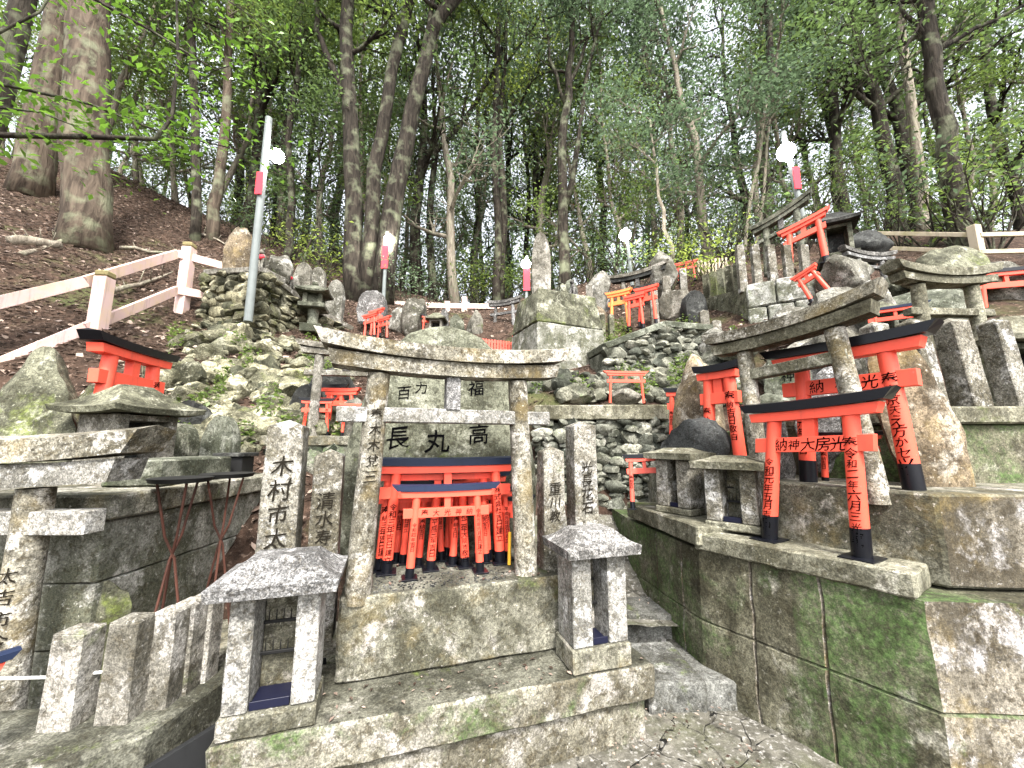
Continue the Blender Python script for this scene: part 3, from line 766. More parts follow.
ML = (M['mossrock'], M['slab'])
_rt = stone_torii('lichen stone torii with a rising lintel behind the large red torii on the right terrace', D(-.875, 2.97, 1.31), DANG - R(6), .95, .60, .056, .22, (M['torii_stone'], M['slab']), lean=.03, kas=.075, shi=.075, dep=.15, curve=.045, nuki=.82, strut=False, nover=.15)
skew(_rt, -.07, .075, .95)
stone_torii('stone torii at the far right with an upswept lintel, standing behind thick stone posts', Vector((3.56, 3.08, 1.835)), R(4), 1.04, .52, .05, .19, (M['slab'], M['slab']), lean=.02, kas=.065, shi=.06, dep=.14, curve=.06, nuki=.78, strut=False)
# ------------------------------------------------------------------ helpers for what stands on the slope
def px_h(px, py, Y): return mpp(px, py, Y)
def lumps(mb, items, sub=3):
    for c, d, *r in items:
        b = bmesh.new(); bmesh.ops.create_icosphere(b, subdivisions=sub, radius=.5)
        Mx = Matrix.Translation(c) @ (Euler(r[0]).to_matrix().to_4x4() if r else Matrix.Identity(4)) @ Matrix.Diagonal((*d, 1))
        for v in b.verts: v.co = Mx @ v.co
        mb._merge(b)
def rubble_wall(label, pts, zbot, cop=.16, copw=.4, st=.22, mat='rubble', copmat='slab', seed=0, name='rubble_wall', cat='stone wall', cop_over=.0, fill=.5):
    # dry stone wall along points (x, y, top z), its face towards the camera side
    b0 = Vector((pts[0][0], pts[0][1], zbot if not hasattr(zbot, '__len__') else zbot[0]))
    t = thing(name, label, cat, b0)
    rr = random.Random(seed); mb = MB()
    for i, (p, q) in enumerate(zip(pts, pts[1:])):
        p, q = Vector(p), Vector(q); zb0 = zbot if not hasattr(zbot, '__len__') else zbot[i]; zb1 = zbot if not hasattr(zbot, '__len__') else zbot[i + 1]
        d = Vector((q.x - p.x, q.y - p.y, 0)); L = d.length; d.normalize(); n = Vector((d.y, -d.x, 0)); ang = math.atan2(d.y, d.x)
        mid = (p + q) / 2
        # backing
        b = bmesh.new(); vs = []
        for (pt, zb) in ((p, zb0), (q, zb1)):
            for off in (-.03, -fill):
                for z in (zb - .2, pt.z - .03): vs.append(b.verts.new(Vector((pt.x, pt.y, z)) + n * off - b0))
        for f in ((0, 1, 5, 4), (2, 6, 7, 3), (1, 3, 7, 5), (0, 4, 6, 2), (0, 2, 3, 1), (4, 5, 7, 6)): b.faces.new([vs[k] for k in f])
        mb._merge(b)
        nx = max(1, int(L / st))
        for a in range(nx + 1):
            x = min(L, (a + rr.uniform(.1, .9)) * L / nx)
            k = x / L; zb, zt = zb0 + (zb1 - zb0) * k, p.z + (q.z - p.z) * k
            z = zb + rr.uniform(-.1, .1)
            while z < zt - .02:
                s = st * rr.uniform(.55, 1.35); hgt = min(s * rr.uniform(.55, .95), zt - z + .05)
                c = Vector((p.x, p.y, 0)) + d * (x + rr.uniform(-.3, .3) * st); c.z = z + hgt / 2
                mb.rock(c + n * rr.uniform(-.05, .02) - b0, (s * 1.5, st * rr.uniform(.8, 1.2), hgt * 1.32), rr.randint(0, 9999), 2, 13, .10, rz=ang + rr.uniform(-.3, .3))
                z += hgt * .9
    mb.build('stones', M[mat], t, smooth=R(30))
    if cop:
        mb = MB()
        for p, q in zip(pts, pts[1:]):
            p, q = Vector(p), Vector(q); d = q - p; L = d.length
            n = Vector((d.y, -d.x, 0)).normalized()
            rot = d.to_track_quat('X', 'Z').to_euler()
            mb.box((p + q) / 2 - b0 + Vector((0, 0, cop / 2)) - n * (copw / 2 - .06), (L + cop_over, copw, cop), rot=rot, bev=.012, rough=.008, cuts=.12, seed=seed)
        mb.build('coping', M[copmat], t)
    return t
def stele(label, px, py, ph, pw, Y=None, seed=1, mat='stele', thick=.4, cuts=7, rz=0, lean=(0, 0), group=None, zoff=0, round_=False, name='memorial_stone', text=None, loc=None):
    p = loc if loc is not None else (gp(px, py) if Y is None else at(px, py, Y)); k = p.y / ray(px, py).y / FOC
    w, h = pw * k, ph * k * 1.0
    t = thing(name, label, 'memorial stone', p + Vector((0, 0, zoff)), 0, group, rot=(lean[0], lean[1], rz))
    mb = MB()
    if round_:
        outline = [(-.46, 0), (-.5, .35), (-.49, .6), (-.42, .8), (-.28, .93), (-.1, .99), (.1, 1), (.28, .94), (.42, .81), (.49, .62), (.5, .35), (.46, 0)]
        b = bmesh.new(); dp = w * thick
        fr = [b.verts.new((x * w, -dp / 2, z * h - (.06 if z == 0 else 0))) for x, z in outline]; bk = [b.verts.new((x * w, dp / 2, z * h - (.06 if z == 0 else 0))) for x, z in outline]
        b.faces.new(fr); b.faces.new(bk[::-1]); n = len(fr)
        for i in range(n): b.faces.new((fr[i], bk[i], bk[(i + 1) % n], fr[(i + 1) % n]))
        bmesh.ops.bevel(b, geom=b.edges[:], offset=min(w, dp) * .12, segments=2, affect='EDGES')
        for v in b.verts: v.co += Vector((noise.noise(v.co * 5 + Vector((seed, 0, 0))), noise.noise(v.co * 5 + Vector((0, seed, 0))), noise.noise(v.co * 6 + Vector((0, 0, seed))))) * w * .03
        mb._merge(b)
    else:
        mb.rock((0, 0, h * .47), (w, w * thick * 1.4, h * 1.1), seed, 4, cuts, .1)
    mb.build('stone', M[mat], t, smooth=R(35))
    if text:
        mb = MB(); mb.glyphs(text, w * .3, h * .85, y=-w * thick * .56 - .006, jit=.1); mb.build('lettering', M['ink'], t)
    return t
def boulder(label, px, py, ph, pw, Y=None, seed=1, mat='rock', cuts=9, depth=.8, rot=None, loc=None, group=None):
    p = loc if loc is not None else (gp(px, py) if Y is None else at(px, py, Y)); k = p.y / ray(px, py).y / FOC
    w, h = pw * k, ph * k
    t = thing('boulder', label, 'boulder', p, 0, group)
    mb = MB(); mb.rock((0, 0, h * .44), (w * 1.05, w * depth, h * 1.15), seed, 4, cuts, .12, rot=rot); mb.build('stone', M[mat], t, smooth=R(30))
    return t
def bgtorii(label, px, py, ph, pw, rz=0, Y=None, loc=None, top='black', red='red', text=('奉納吉日', '奉納吉日'), group='red mini torii on the shrine slope', over=.22, lean=(0, 0), sleeve=.13, thick=.04):
    p = loc if loc is not None else (gp(px, py) if Y is None else at(px, py, Y)); k = p.y / ray(px, py).y / FOC
    H = ph * k; W = pw * k; sp = W / (1 + 2 * over)
    return red_torii(label, p, rz, H, sp, max(.012, H * thick), sp * over, top=top, text=text, group=group, rot=(lean[0], lean[1], rz), red=red, sleeve=sleeve)
def lantern(label, px, py, ph, pw, Y=None, rz=0, loc=None, mat='stele'):
    p = loc if loc is not None else (gp(px, py) if Y is None else at(px, py, Y)); k = p.y / ray(px, py).y / FOC
    h, w = ph * k, pw * k
    t = thing('stone_lantern', label, 'stone lantern', p, rz, 'stone lanterns on the shrine slope')
    mb = MB(); mb.box((0, 0, h * .04 - .03), (w * .62, w * .62, h * .1 + .06), 0, .01); mb.build('base', M[mat], t)
    mb = MB(); mb.tube([(0, 0, h * .08), (0, 0, h * .24), (0, 0, h * .42)], [w * .18, w * .15, w * .19], 12); mb.build('shaft', M[mat], t, smooth=R(40))
    mb = MB(); mb.box((0, 0, h * .46), (w * .78, w * .78, h * .09), 0, .01); mb.build('platform', M[mat], t)
    mb = MB()
    for sx, sy in ((-1, -1), (1, -1), (1, 1), (-1, 1)): mb.box((sx * w * .22, sy * w * .22, h * .61), (w * .13, w * .13, h * .22), 0, .005)
    mb.box((0, 0, h * .61), (w * .36, w * .36, h * .2), 0, .005); mb.build('firebox', M[mat], t)
    mb = MB(); mb.hip_roof(w, w, h * .72, h * .04, h * .15, w * .22, w * .22, .4, h * .04); mb.build('roof', M[mat], t, smooth=R(30))
    mb = MB(); lumps(mb, [((0, 0, h * .95), (w * .2, w * .2, h * .13))], 2); mb.build('finial', M[mat], t, smooth=True)
    return t
def hokora(label, px, py, ph, pw, Y=None, rz=0, loc=None, mat='post', roofmat='mossrock', shade_mat='dark', abs_=None):
    p = loc if loc is not None else (gp(px, py) if Y is None else at(px, py, Y)); k = p.y / ray(px, py).y / FOC
    h, w = (ph * k, pw * k) if not abs_ else abs_
    t = thing('stone_shrine', label, 'small shrine', p, rz, 'small roofed stone shrines')
    bw = w * .62
    mb = MB(); mb.box((0, 0, h * .05 - .02), (w * .8, w * .75, h * .1 + .04), 0, .008, rough=.004, cuts=.08); mb.build('base', M[mat], t)
    mb = MB()
    for sx in (-1, 1): mb.box((sx * bw * .42, 0, h * .39), (bw * .16, bw * .9, h * .58), 0, .005)
    mb.box((0, bw * .38, h * .39), (bw * .68, bw * .13, h * .58), 0, .003); mb.box((0, -bw * .02, h * .645), (bw * .68, bw * .86, h * .06), 0, .003)
    mb.build('body', M[mat], t)
    mb = MB(); mb.box((0, bw * .22, h * .36), (bw * .66, .02, h * .5), 0, .002); mb.build('opening_shade', M[shade_mat], t)  # dark panel inside the body imitates the shade of the opening
    mb = MB(); mb.hip_roof(w, w * .92, h * .685, h * .055, h * .26, w * .3, w * .1, .3, h * .03); mb.build('roof', M[roofmat], t, smooth=R(30))
    return t
def fox(label, px, py, ph, Y=None, rz=0, mat='rock', bib=False, loc=None):
    p = loc if loc is not None else (gp(px, py) if Y is None else at(px, py, Y)); k = p.y / ray(px, py).y / FOC
    h = ph * k
    t = thing('fox_statue', label, 'fox statue', p, rz, 'stone fox statues')
    mb = MB(); mb.box((0, 0, h * .03), (h * .34, h * .6, h * .1), 0, .004); mb.build('plinth', M[mat], t)
    mb = MB()
    mb.tube([(0, .2 * h, .12 * h), (0, .17 * h, .28 * h), (0, .04 * h, .48 * h), (0, -.06 * h, .62 * h), (0, -.1 * h, .74 * h)], [.12 * h, .17 * h, .14 * h, .11 * h, .08 * h], 10)
    lumps(mb, [((0, -.13 * h, .80 * h), (.2 * h, .24 * h, .19 * h)), ((0, -.26 * h, .77 * h), (.09 * h, .2 * h, .085 * h)), ((-.1 * h, .12 * h, .2 * h), (.14 * h, .3 * h, .22 * h)), ((.1 * h, .12 * h, .2 * h), (.14 * h, .3 * h, .22 * h))], 2)
    for sx in (-1, 1):
        mb.tube([(sx * .075 * h, -.1 * h, .56 * h), (sx * .075 * h, -.13 * h, .3 * h), (sx * .075 * h, -.14 * h, .08 * h), (sx * .075 * h, -.2 * h, .08 * h)], [.055 * h, .05 * h, .042 * h, .03 * h], 7)
        mb.tube([(sx * .06 * h, -.1 * h, .86 * h), (sx * .075 * h, -.09 * h, 1.0 * h)], [.045 * h, .008 * h], 6)
    mb.tube([(0, .27 * h, .12 * h), (0, .38 * h, .3 * h), (0, .36 * h, .55 * h), (0, .30 * h, .75 * h)], [.04 * h, .08 * h, .09 * h, .015 * h], 8)
    mb.build('body', M[mat], t, smooth=True)
    if bib:
        mb = MB(); lumps(mb, [((0, -.13 * h, .60 * h), (.3 * h, .2 * h, .22 * h))], 2); mb.build('bib', M['bib'], t, smooth=True)
    return t
def board(mb, p, q, w, th):
    p, q = Vector(p), Vector(q); d = q - p
    mb.box((p + q) / 2, (d.length, th, w), rot=d.to_track_quat('X', 'Z').to_euler(), bev=.004)

# ------------------------------------------------------------------ left foreground
stone_torii('stone torii at the left edge, its pointed lintel end reaching over the low posts', Vector((-2.86, 1.98, .24)), R(1), 1.14, 1.08, .072, .50, (M['torii_stone'], M['white_granite']), lean=.02, kas=.11, shi=.11, dep=.2, nuki=.86, curve=.06, text=(1, '太吉市今', .66, R(10)))
t = thing('retaining_wall', 'green stained retaining wall of large squared blocks behind the iron candle stands', 'stone wall', (-2.2, 2.2, .2))
mb = MB()
rr = random.Random(5)
for j, (z0, z1, ys) in enumerate(((-.3, .33, (0, .9, 1.9)), (.334, .66, (0, .55, 1.3, 1.9)), (.664, .98, (0, .8, 1.9)))):
    for y0, y1 in zip(ys, ys[1:]):
        mb.box((-.7 + rr.uniform(-.006, .006), (y0 + y1) / 2, (z0 + z1) / 2), (1.4, y1 - y0 - .004, z1 - z0), 0, .008, rough=.006, cuts=.09, seed=j * 7 + y0)
mb.build('blocks', M['greenblock'], t)
mb = MB(); mb.box((-.68, .95, 1.055), (1.48, 1.95, .13), 0, .012, rough=.007, cuts=.08, seed=3); mb.build('coping', M['altar'], t)
t = thing('loose_block', 'grey squared stone block lying on the coping of the left retaining wall', 'stone block', (-2.44, 2.9, 1.322))
mb = MB(); mb.box((0, 0, .085), (.36, .7, .17), R(3), .012, rough=.006, cuts=.07, seed=9); mb.build('stone', M['stele'], t)
LW = 1.322
hokora('moss capped stone shrine on the left retaining wall in front of a red torii', 120, 445, 60, 100, loc=Vector((-2.90, 3.0, LW)), rz=R(80), abs_=(.71, .66))
bgtorii('red torii with black top rising behind the moss capped stone shrine at left', 115, 430, 128, 106, rz=R(100), loc=Vector((-3.36, 3.42, LW + .06)), text=('奉納吉日敬白', '奉納令和二年'), over=.26, thick=.05)
boulder('tall rounded mossy boulder at the far left below the pinkish fence', 40, 440, 120, 80, loc=Vector((-3.55, 2.95, LW - .05)), seed=12, mat='mossrock', depth=.6)
boulder('streaked green rock slab leaning beside the moss capped shrine', 72, 440, 110, 34, loc=Vector((-3.38, 3.2, LW - .05)), seed=22, mat='mossrock', depth=.8)
boulder('big mottled mossy rock standing behind the left stone torii leg', 100, 640, 150, 66, loc=Vector((-2.28, 2.30, .15)), seed=31, mat='mossrock', depth=.35, cuts=6)
stele('dark upright stele behind the iron candle stands', 220, 455, 58, 30, Y=3.5, seed=5, mat='stele', thick=.5, round_=True, loc=Vector((-2.6, 3.55, LW)))
stele('brown rounded stele carved with characters beside a dark stele at left', 178, 440, 50, 36, seed=8, mat='stele', thick=.5, round_=True, loc=Vector((-3.05, 3.62, LW)), text='大明')
t = thing('offering_box', 'small black wooden offering box on the retaining wall near a dark stele', 'box', (-2.36, 3.42, LW), R(5))
mb = MB(); mb.box((0, 0, .08), (.2, .18, .16), 0, .004); mb.build('box', M['iron'], t)
mb = MB(); mb.box((0, 0, .178), (.25, .23, .03), 0, .004); mb.build('lid', M['dark'], t)
t = thing('red_charm', 'tiny red pointed charm sitting beside the moss capped shrine', 'charm', (-2.52, 2.66, LW), 0)
mb = MB(); mb.tube([(0, 0, 0), (0, 0, .05), (0, 0, .08)], [.03, .02, .002], 8); mb.build('cloth', M['bib'], t)
mb = MB(); lumps(mb, [((0, 0, .095), (.028, .028, .03))], 2); mb.build('tip', M['whitepaint'], t, smooth=True)
# candle stands
def candle_stand(label, x, y, zb, H, r, rz):
    t = thing('candle_stand', label, 'candle stand', (x, y, zb), rz, 'rusty iron tripod candle stands')
    for k in range(3):
        a = 2 * math.pi * k / 3; c, s = math.cos(a), math.sin(a)
        mb = MB(); mb.tube([(c * r * 1.0, s * r * 1.0, 0), (c * r * .12, s * r * .12, H * .55), (-c * .02 + c * r * -.25, -s * .02 + s * r * -.25, H * .68), (-c * r * 1.1, -s * r * 1.1, H)], [.0075] * 4, 6); mb.build('leg', M['rust'], t)
    mb = MB(); mb.tube([(0, 0, H + .002), (0, 0, H + .006), (0, 0, H + .03)], [r * 1.2, r * 1.45, r * 1.55], 20); mb.build('tray', M['iron'], t, smooth=R(40))
    return t
candle_stand('rusty tripod candle stand with black tray, nearer one by the green stained wall', -2.02, 2.46, .38, .98, .105, .4)
candle_stand('rusty tripod candle stand with black tray, farther one beside the dark gap', -1.98, 2.80, .38, .98, .105, 1.0)
t = thing('stone_footing', 'low flat stone footing under the iron candle stands at left', 'stone slab', (-1.95, 2.6, .2))
mb = MB(); mb.box((0, .1, .085), (.5, .9, .19), 0, .01, rough=.006, cuts=.08, seed=2); mb.build('stone', M['altar'], t)
# low kerb and its posts
KZ = .42
t = thing('stone_kerb', 'low L-shaped stone kerb at bottom left carrying five short square posts', 'kerb', (-1.62, 1.72, .1))
mb = MB()
b_ = Vector((-1.62, 1.72, .1))
mb.prism([(x - b_.x, y - b_.y) for x, y in [(-3.3, 1.52), (-1.68, 1.64), (-1.50, 1.80), (-1.42, 2.36), (-1.60, 2.38), (-1.68, 1.99), (-3.3, 1.86)]], -.14, KZ - .1, .012)
mb.build('stone', M['ledge_top'], t)
for i, (px, py, lab) in enumerate(((67, 722, 'short square stone post nearest the left stone torii leg'), (122, 716, 'short square stone post at the corner of the low kerb'), (161, 703, 'short square stone post just behind the kerb corner post'),
                                   (181, 690, 'short square stone post, fourth along the low kerb'), (200, 678, 'rearmost short square stone post on the low kerb by the candle shrine'))):
    p = at_z(px, py, KZ)
    stone_post(lab, p, R(2), .135 if i < 2 else .115, .37 + .03 * (i > 0), '', .022, M['post'], group='short square stone posts on the low kerb', cat='stone post')
mb = MB(); mb.tube([at_z(67, 722, KZ) + Vector((-.7, -.02, .17)), at_z(67, 722, KZ) + Vector((-.04, .01, .17)), at_z(122, 716, KZ) + Vector((.0, 0, .19))], .006, 6)
tag(mb.build('white_rail', M['whitepaint'], base=at_z(67, 722, KZ)), 'thin white metal rail running through the short stone posts', 'rail')
t = thing('slate_panel', 'dark slate panel standing on edge in the gutter left of the altar', 'panel', (-1.2, 1.98, .0), R(68))
mb = MB(); mb.box((0, 0, .2), (.95, .035, .40), rot=Euler((R(-14), 0, 0)), bev=.004); mb.build('slate', M['gutter'], t)
mb = MB(); mb.box((-.1, -.12, .05), (.7, .16, .1), 0, .01); mb.build('foot', M['dark'], t)
red_torii('red mini torii with a blue-black top cut by the left picture edge', Vector((-2.025, 1.46, .40)), R(62), .42, .24, .02, .1, top='blue', group='red mini torii on the shrine slope')

# ------------------------------------------------------------------ right terrace things
MR = (M['mossrock'], M['granite'], M['slab'])
pz = 1.045
candle_shrine('flat roofed stone candle shrine on the right terrace beside the front red torii', Vector((1.54, 2.80, 1.02)), DANG + R(8), .34, .24, .40, .05, (.46, .36), (M['slab'], M['granite'], M['slab']), pil=.1, top=(.4, .35), roofh=.04, sag=.1, rack=True)
candle_shrine('smaller flat roofed stone candle shrine on the right terrace under a dark conical rock', Vector((1.36, 3.26, 1.047)), DANG + R(-5), .32, .24, .42, .05, (.44, .34), (M['slab'], M['granite'], M['slab']), pil=.11, top=(.4, .35), roofh=.04, sag=.1, rack=False)
bgtorii('small faded red torii leaning in front of the smaller candle shrine', 658, 500, 56, 40, rz=R(-20), loc=Vector((1.155, 3.42, 1.047)), red='red_old', over=.12, lean=(R(-6), R(-4)))
boulder('dark grey conical rock behind the small candle shrines on the right', 690, 445, 52, 58, loc=Vector((1.62, 3.5, 1.32)), seed=41, mat='dark', cuts=6)
stele('tall yellowish pointed stone with a pale tip beside a red torii', 704, 450, 105, 40, seed=45, mat='brownrock', loc=Vector((1.82, 3.85, 1.32)), thick=.8, cuts=6)
bgtorii('tall narrow red torii with black top in front of the yellowish pointed stone', 718, 450, 116, 46, rz=DANG + R(-5), loc=Vector((1.80, 3.38, 1.32)), text=('奉納吉日敬白', '奉納吉日敬白'), over=.2, thick=.05)
bgtorii('slim red torii with thin legs between the rubble wall and the yellowish stone', 682, 440, 62, 32, rz=R(-35), loc=Vector((1.80, 4.15, 1.55)), red='red', over=.15)
boulder('pale pointed stone between the two large red torii', 778, 480, 75, 34, loc=Vector((1.92, 2.92, 1.32)), seed=48, mat='pale', cuts=7)
boulder('tall brown lichened rock slab leaning behind the large red torii', 935, 492, 150, 66, loc=Vector((2.50, 2.40, 1.29)), seed=52, mat='brownrock', depth=.30, cuts=5, rot=Euler((0, R(-14), 0)))
boulder('white streaked sloping rock behind the right stone torii', 870, 420, 90, 60, loc=Vector((2.45, 2.95, 1.5)), seed=53, mat='pale', depth=.4, cuts=6, rot=Euler((0, R(25), 0)))
GT = 'thick square stone posts on the upper right terrace'
for i, (px, lab) in enumerate(((893, 'thick pale stone post behind the leg of the right stone torii'), (932, 'thick pale stone post just left of the brown rock top'), (972, 'broadest thick pale stone post on the upper right coping'), (1016, 'thick pale stone post cut by the right picture edge'))):
    Y = 2.68 + (.08 if i == 0 else 0); p = at(px, 405, Y); p.z = 1.836
    stone_post(lab, p, R(8), .135 + .02 * (i == 2), .60, '', .035, M['granite'], group=GT, lean=(0, R(-7)))
hokora('dark roofed stone shrine behind the rightmost thick post', 1012, 400, 120, 70, loc=Vector((3.95, 3.0, 1.835)), abs_=(.75, .6), rz=R(-15), roofmat='slab', mat='stele')
bgtorii('red torii at the upper right edge in front of a boulder', 1014, 322, 58, 60, Y=4.6, rz=R(-15), text=None, over=.2)
boulder('rounded grey boulder behind the red torii at the upper right edge', 1000, 320, 60, 80, Y=5.0, seed=57, mat='rock')
boulder('dark rounded boulder above the lintel of the far right stone torii', 955, 300, 50, 60, Y=4.9, seed=59, mat='mossrock')
bgtorii('red torii with a blue-grey top seen under the far right stone torii', 900, 345, 42, 50, Y=3.7, rz=R(-35), top='blue', text=None)
stele('grey lettered stele under the right stone torii lintel', 790, 410, 62, 40, Y=4.0, seed=61, mat='stele', round_=True, rz=R(-30), text='大神')
stele('pale plaque stone between the legs of the right stone torii', 812, 400, 58, 22, Y=4.3, seed=62, mat='pale', round_=True, rz=R(-30))
boulder('broad flat topped rock behind the right stone torii lintel', 800, 400, 60, 70, Y=4.7, seed=63, mat='rock')
boulder('weathered rock beside the blue topped red torii', 850, 380, 60, 50, Y=4.2, seed=64, mat='rock')
boulder('low dark rock under the right stone torii', 770, 440, 40, 50, Y=3.6, seed=65, mat='stele')

# ------------------------------------------------------------------ rubble walls of the slope
W1 = [at(535, 420, 4.55), at(690, 420, 4.45)]
rubble_wall('rubble wall with a long flat coping right of the central torii', W1, .55, cop=.17, copw=.55, seed=3, st=.125)
bgtorii('bright red torii standing alone on the coping of the rubble wall', 627, 402, 33, 44, rz=R(4), loc=at(627, 403, 4.72), top='red', text=None, over=.14, sleeve=0)
boulder('small grey rock under the lone red torii on the rubble wall', 625, 403, 14, 26, loc=at(626, 403, 4.85), seed=70)
rubble_wall('mossy rubble wall under the big central pedestal', [at(490, 376, 5.5), at(610, 374, 5.35)], 1.9, cop=0, seed=4, st=.15)
rubble_wall('rubble wall with a sloping slab coping below the orange torii', [at(604, 350, 5.5), at(664, 328, 5.7), at(712, 332, 5.75)], 1.9, cop=.10, copw=.7, seed=5, st=.15, copmat='stele')
# mossy bank left: one thing made of many stones
t = thing('rock_bank', 'mossy bank of piled rough stones left of the central torii', 'rock bank', gp(260, 400))
b0 = t.location.copy(); mb = MB(); rr = random.Random(11); k = 0
poly = [(178, 330), (262, 318), (300, 345), (352, 362), (350, 430), (262, 452), (176, 452), (150, 400)]
def inside(x, y, P):
    c = False
    for (x0, y0), (x1, y1) in zip(P, P[1:] + P[:1]):
        if (y0 > y) != (y1 > y) and x < (x1 - x0) * (y - y0) / (y1 - y0) + x0: c = not c
    return c
while k < 620:
    x, y = rr.uniform(140, 356), rr.uniform(314, 456)
    if not inside(x, y, poly): continue
    p = gp(x, y); s = rr.uniform(.05, .19) if rr.random() < .86 else rr.uniform(.2, .36)
    mb.rock(p - b0 + Vector((0, 0, s * .1)), (s * rr.uniform(.9, 1.5), s, s * rr.uniform(.6, 1.15)), k, 2 if s < .2 else 3, 9, .2, rot=Euler((rr.uniform(-.6, .6), rr.uniform(-.6, .6), rr.uniform(0, 6)))); k += 1
mb.build('stones', M['bank'], t, smooth=R(30))
t = thing('rock_bank', 'mossy rubble spread over the slope between the walls right of the central torii', 'rock bank', gp(640, 385))
b0 = t.location.copy(); mb = MB(); rr = random.Random(12); k = 0
poly = [(520, 384), (612, 372), (705, 338), (742, 352), (740, 405), (690, 408), (560, 400)]
while k < 300:
    x, y = rr.uniform(515, 745), rr.uniform(336, 410)
    if not inside(x, y, poly): continue
    p = gp(x, y); s = rr.uniform(.06, .2) if rr.random() < .85 else rr.uniform(.2, .32)
    mb.rock(p - b0 + Vector((0, 0, s * .08)), (s * rr.uniform(.9, 1.5), s, s * rr.uniform(.6, 1.1)), 500 + k, 2 if s < .2 else 3, 9, .18, rot=Euler((rr.uniform(-.6, .6), rr.uniform(-.6, .6), rr.uniform(0, 6)))); k += 1
mb.build('stones', M['rubble'], t, smooth=R(30))
boulder('dark upright rock among the mossy bank stones', 190, 440, 42, 30, Y=3.9, seed=71, mat='dark')

# small court behind the left posts: stone torii, dark steles, red torii
rubble_wall('low rubble wall below the dark steles left of the central torii', [at(262, 446, 3.9), at(352, 446, 3.95)], .6, cop=.1, copw=.9, seed=6, st=.2, copmat='altar')
zc = at(300, 446, 3.9).z + .10
stone_torii('thin grey stone torii at the foot of the mossy bank, left of the central torii', Vector((-1.78, 4.18, zc)), R(10), .86, .62, .05, .2, (M['post'], M['post']), lean=.02, kas=.05, shi=.06, dep=.12, nuki=.78, curve=.04)
for i, (px, Y, h, w, lab) in enumerate(((306, 4.5, .62, .34, 'black pointed stele behind the thin grey stone torii'), (330, 4.75, .85, .56, 'dark dome topped stele behind the red torii left of centre'), (352, 4.3, .38, .3, 'grey rounded stone at the foot of the dark steles'))):
    p = at(px, 420, Y); p.z = zc - .02
    stele(lab, px, 420, h / mpp(px, 420, Y), w / mpp(px, 420, Y), seed=80 + i, mat='dark' if i < 2 else 'rock', round_=i < 2, loc=p)
for i, (px, Y, h, w, rz, lab) in enumerate(((316, 4.15, .42, .34, 12, 'nearer red torii under the thin grey stone torii'), (340, 4.3, .55, .4, -4, 'taller red torii in front of the dark dome topped stele'), (327, 4.45, .62, .4, 6, 'rearmost red torii under the thin grey stone torii'), (352, 4.15, .36, .26, 20, 'low red torii beside the left leg of the central torii'))):
    p = at(px, 420, Y); p.z = zc - .01
    bgtorii(lab, px, 420, h / mpp(px, 420, Y), w / mpp(px, 420, Y), rz=R(rz), loc=p, top='red' if i % 2 else 'black')

# ------------------------------------------------------------------ left upper court
Wl = [at(206, 276, 6.5), at(263, 273, 6.1), at(304, 307, 7.0), at(352, 332, 7.7)]
rubble_wall('stone platform wall at upper left carrying steles and fox statues', Wl, [2.9, 2.7, 3.0, 3.1], cop=.10, copw=.5, seed=8, st=.18, mat='bank', copmat='post')
boulder('pale pointed rock at the left end of the upper platform', 236, 274, 46, 24, Y=6.55, seed=90, mat='brownrock', depth=.6)
fox('stone fox with a red bib on the upper left platform', 263, 272, 24, Y=6.45, rz=R(-20), mat='rock', bib=True)
boulder('rounded stone beside the bibbed fox on the upper left platform', 277, 284, 30, 22, Y=6.75, seed=91, mat='rock')
stele('taller rounded stele of the pair on the upper left platform', 302, 297, 36, 17, Y=7.3, seed=92, mat='rock', round_=True)
stele('shorter rounded stele of the pair on the upper left platform', 317, 297, 31, 15, Y=7.35, seed=93, mat='rock', round_=True)
fox('small stone fox with a pink bib between the rounded steles', 291, 292, 22, Y=7.0, rz=R(-15), mat='post', bib=True)
lantern('dark roofed stone lantern below the upper left platform', 312, 330, 50, 31, Y=6.75, rz=R(15))
stele('narrow stele right of the dark roofed stone lantern', 334, 322, 44, 17, Y=7.5, seed=94, mat='rock', round_=True)
t = thing('stone_bench', 'long flat stone slab below the upper left platform', 'stone slab', at(332, 352, 6.2), R(12))
mb = MB(); mb.box((0, 0, .05), (.9, .3, .12), 0, .01, rough=.006, cuts=.1); mb.build('slab', M['slab'], t)
mb = MB(); mb.box((-.35, 0, -.2), (.14, .24, .38), 0, .01); mb.build('leg', M['stele'], t)
mb = MB(); mb.box((.35, 0, -.2), (.14, .24, .38), 0, .01); mb.build('leg', M['stele'], t)

# ------------------------------------------------------------------ wooden fences
def fence(label, posts, top, low, cap=True, mat='pinkwood', pw=.13, rail=(.11, .045)):
    b0 = Vector(posts[0][0]); t = thing('wooden_fence', label, 'fence', b0)
    for p, h in posts:
        p = Vector(p) - b0
        mb = MB(); mb.box(p + Vector((0, 0, h / 2 - .1)), (pw, pw, h + .2), .1, .006); po = mb.build('post', M[mat], t)
        if cap:
            mb = MB(); mb.box(p + Vector((0, 0, h + .045)), (pw * 1.04, pw * 1.04, .085), .1, .02); mb.build('cap', M['fencecap'], po)
    for i, line in enumerate((top, low)):
        for p, q in zip(line, line[1:]):
            mb = MB(); board(mb, Vector(p) - b0, Vector(q) - b0, rail[0], rail[1]); mb.build('rail', M[mat], t)
    return t
f1, f2, f3 = at(96, 334, 5.0), at(181, 313, 6.5), at(226, 318, 6.9); f0 = at(-75, 395, 3.9)
fo = Vector((.0, -.08, 0))
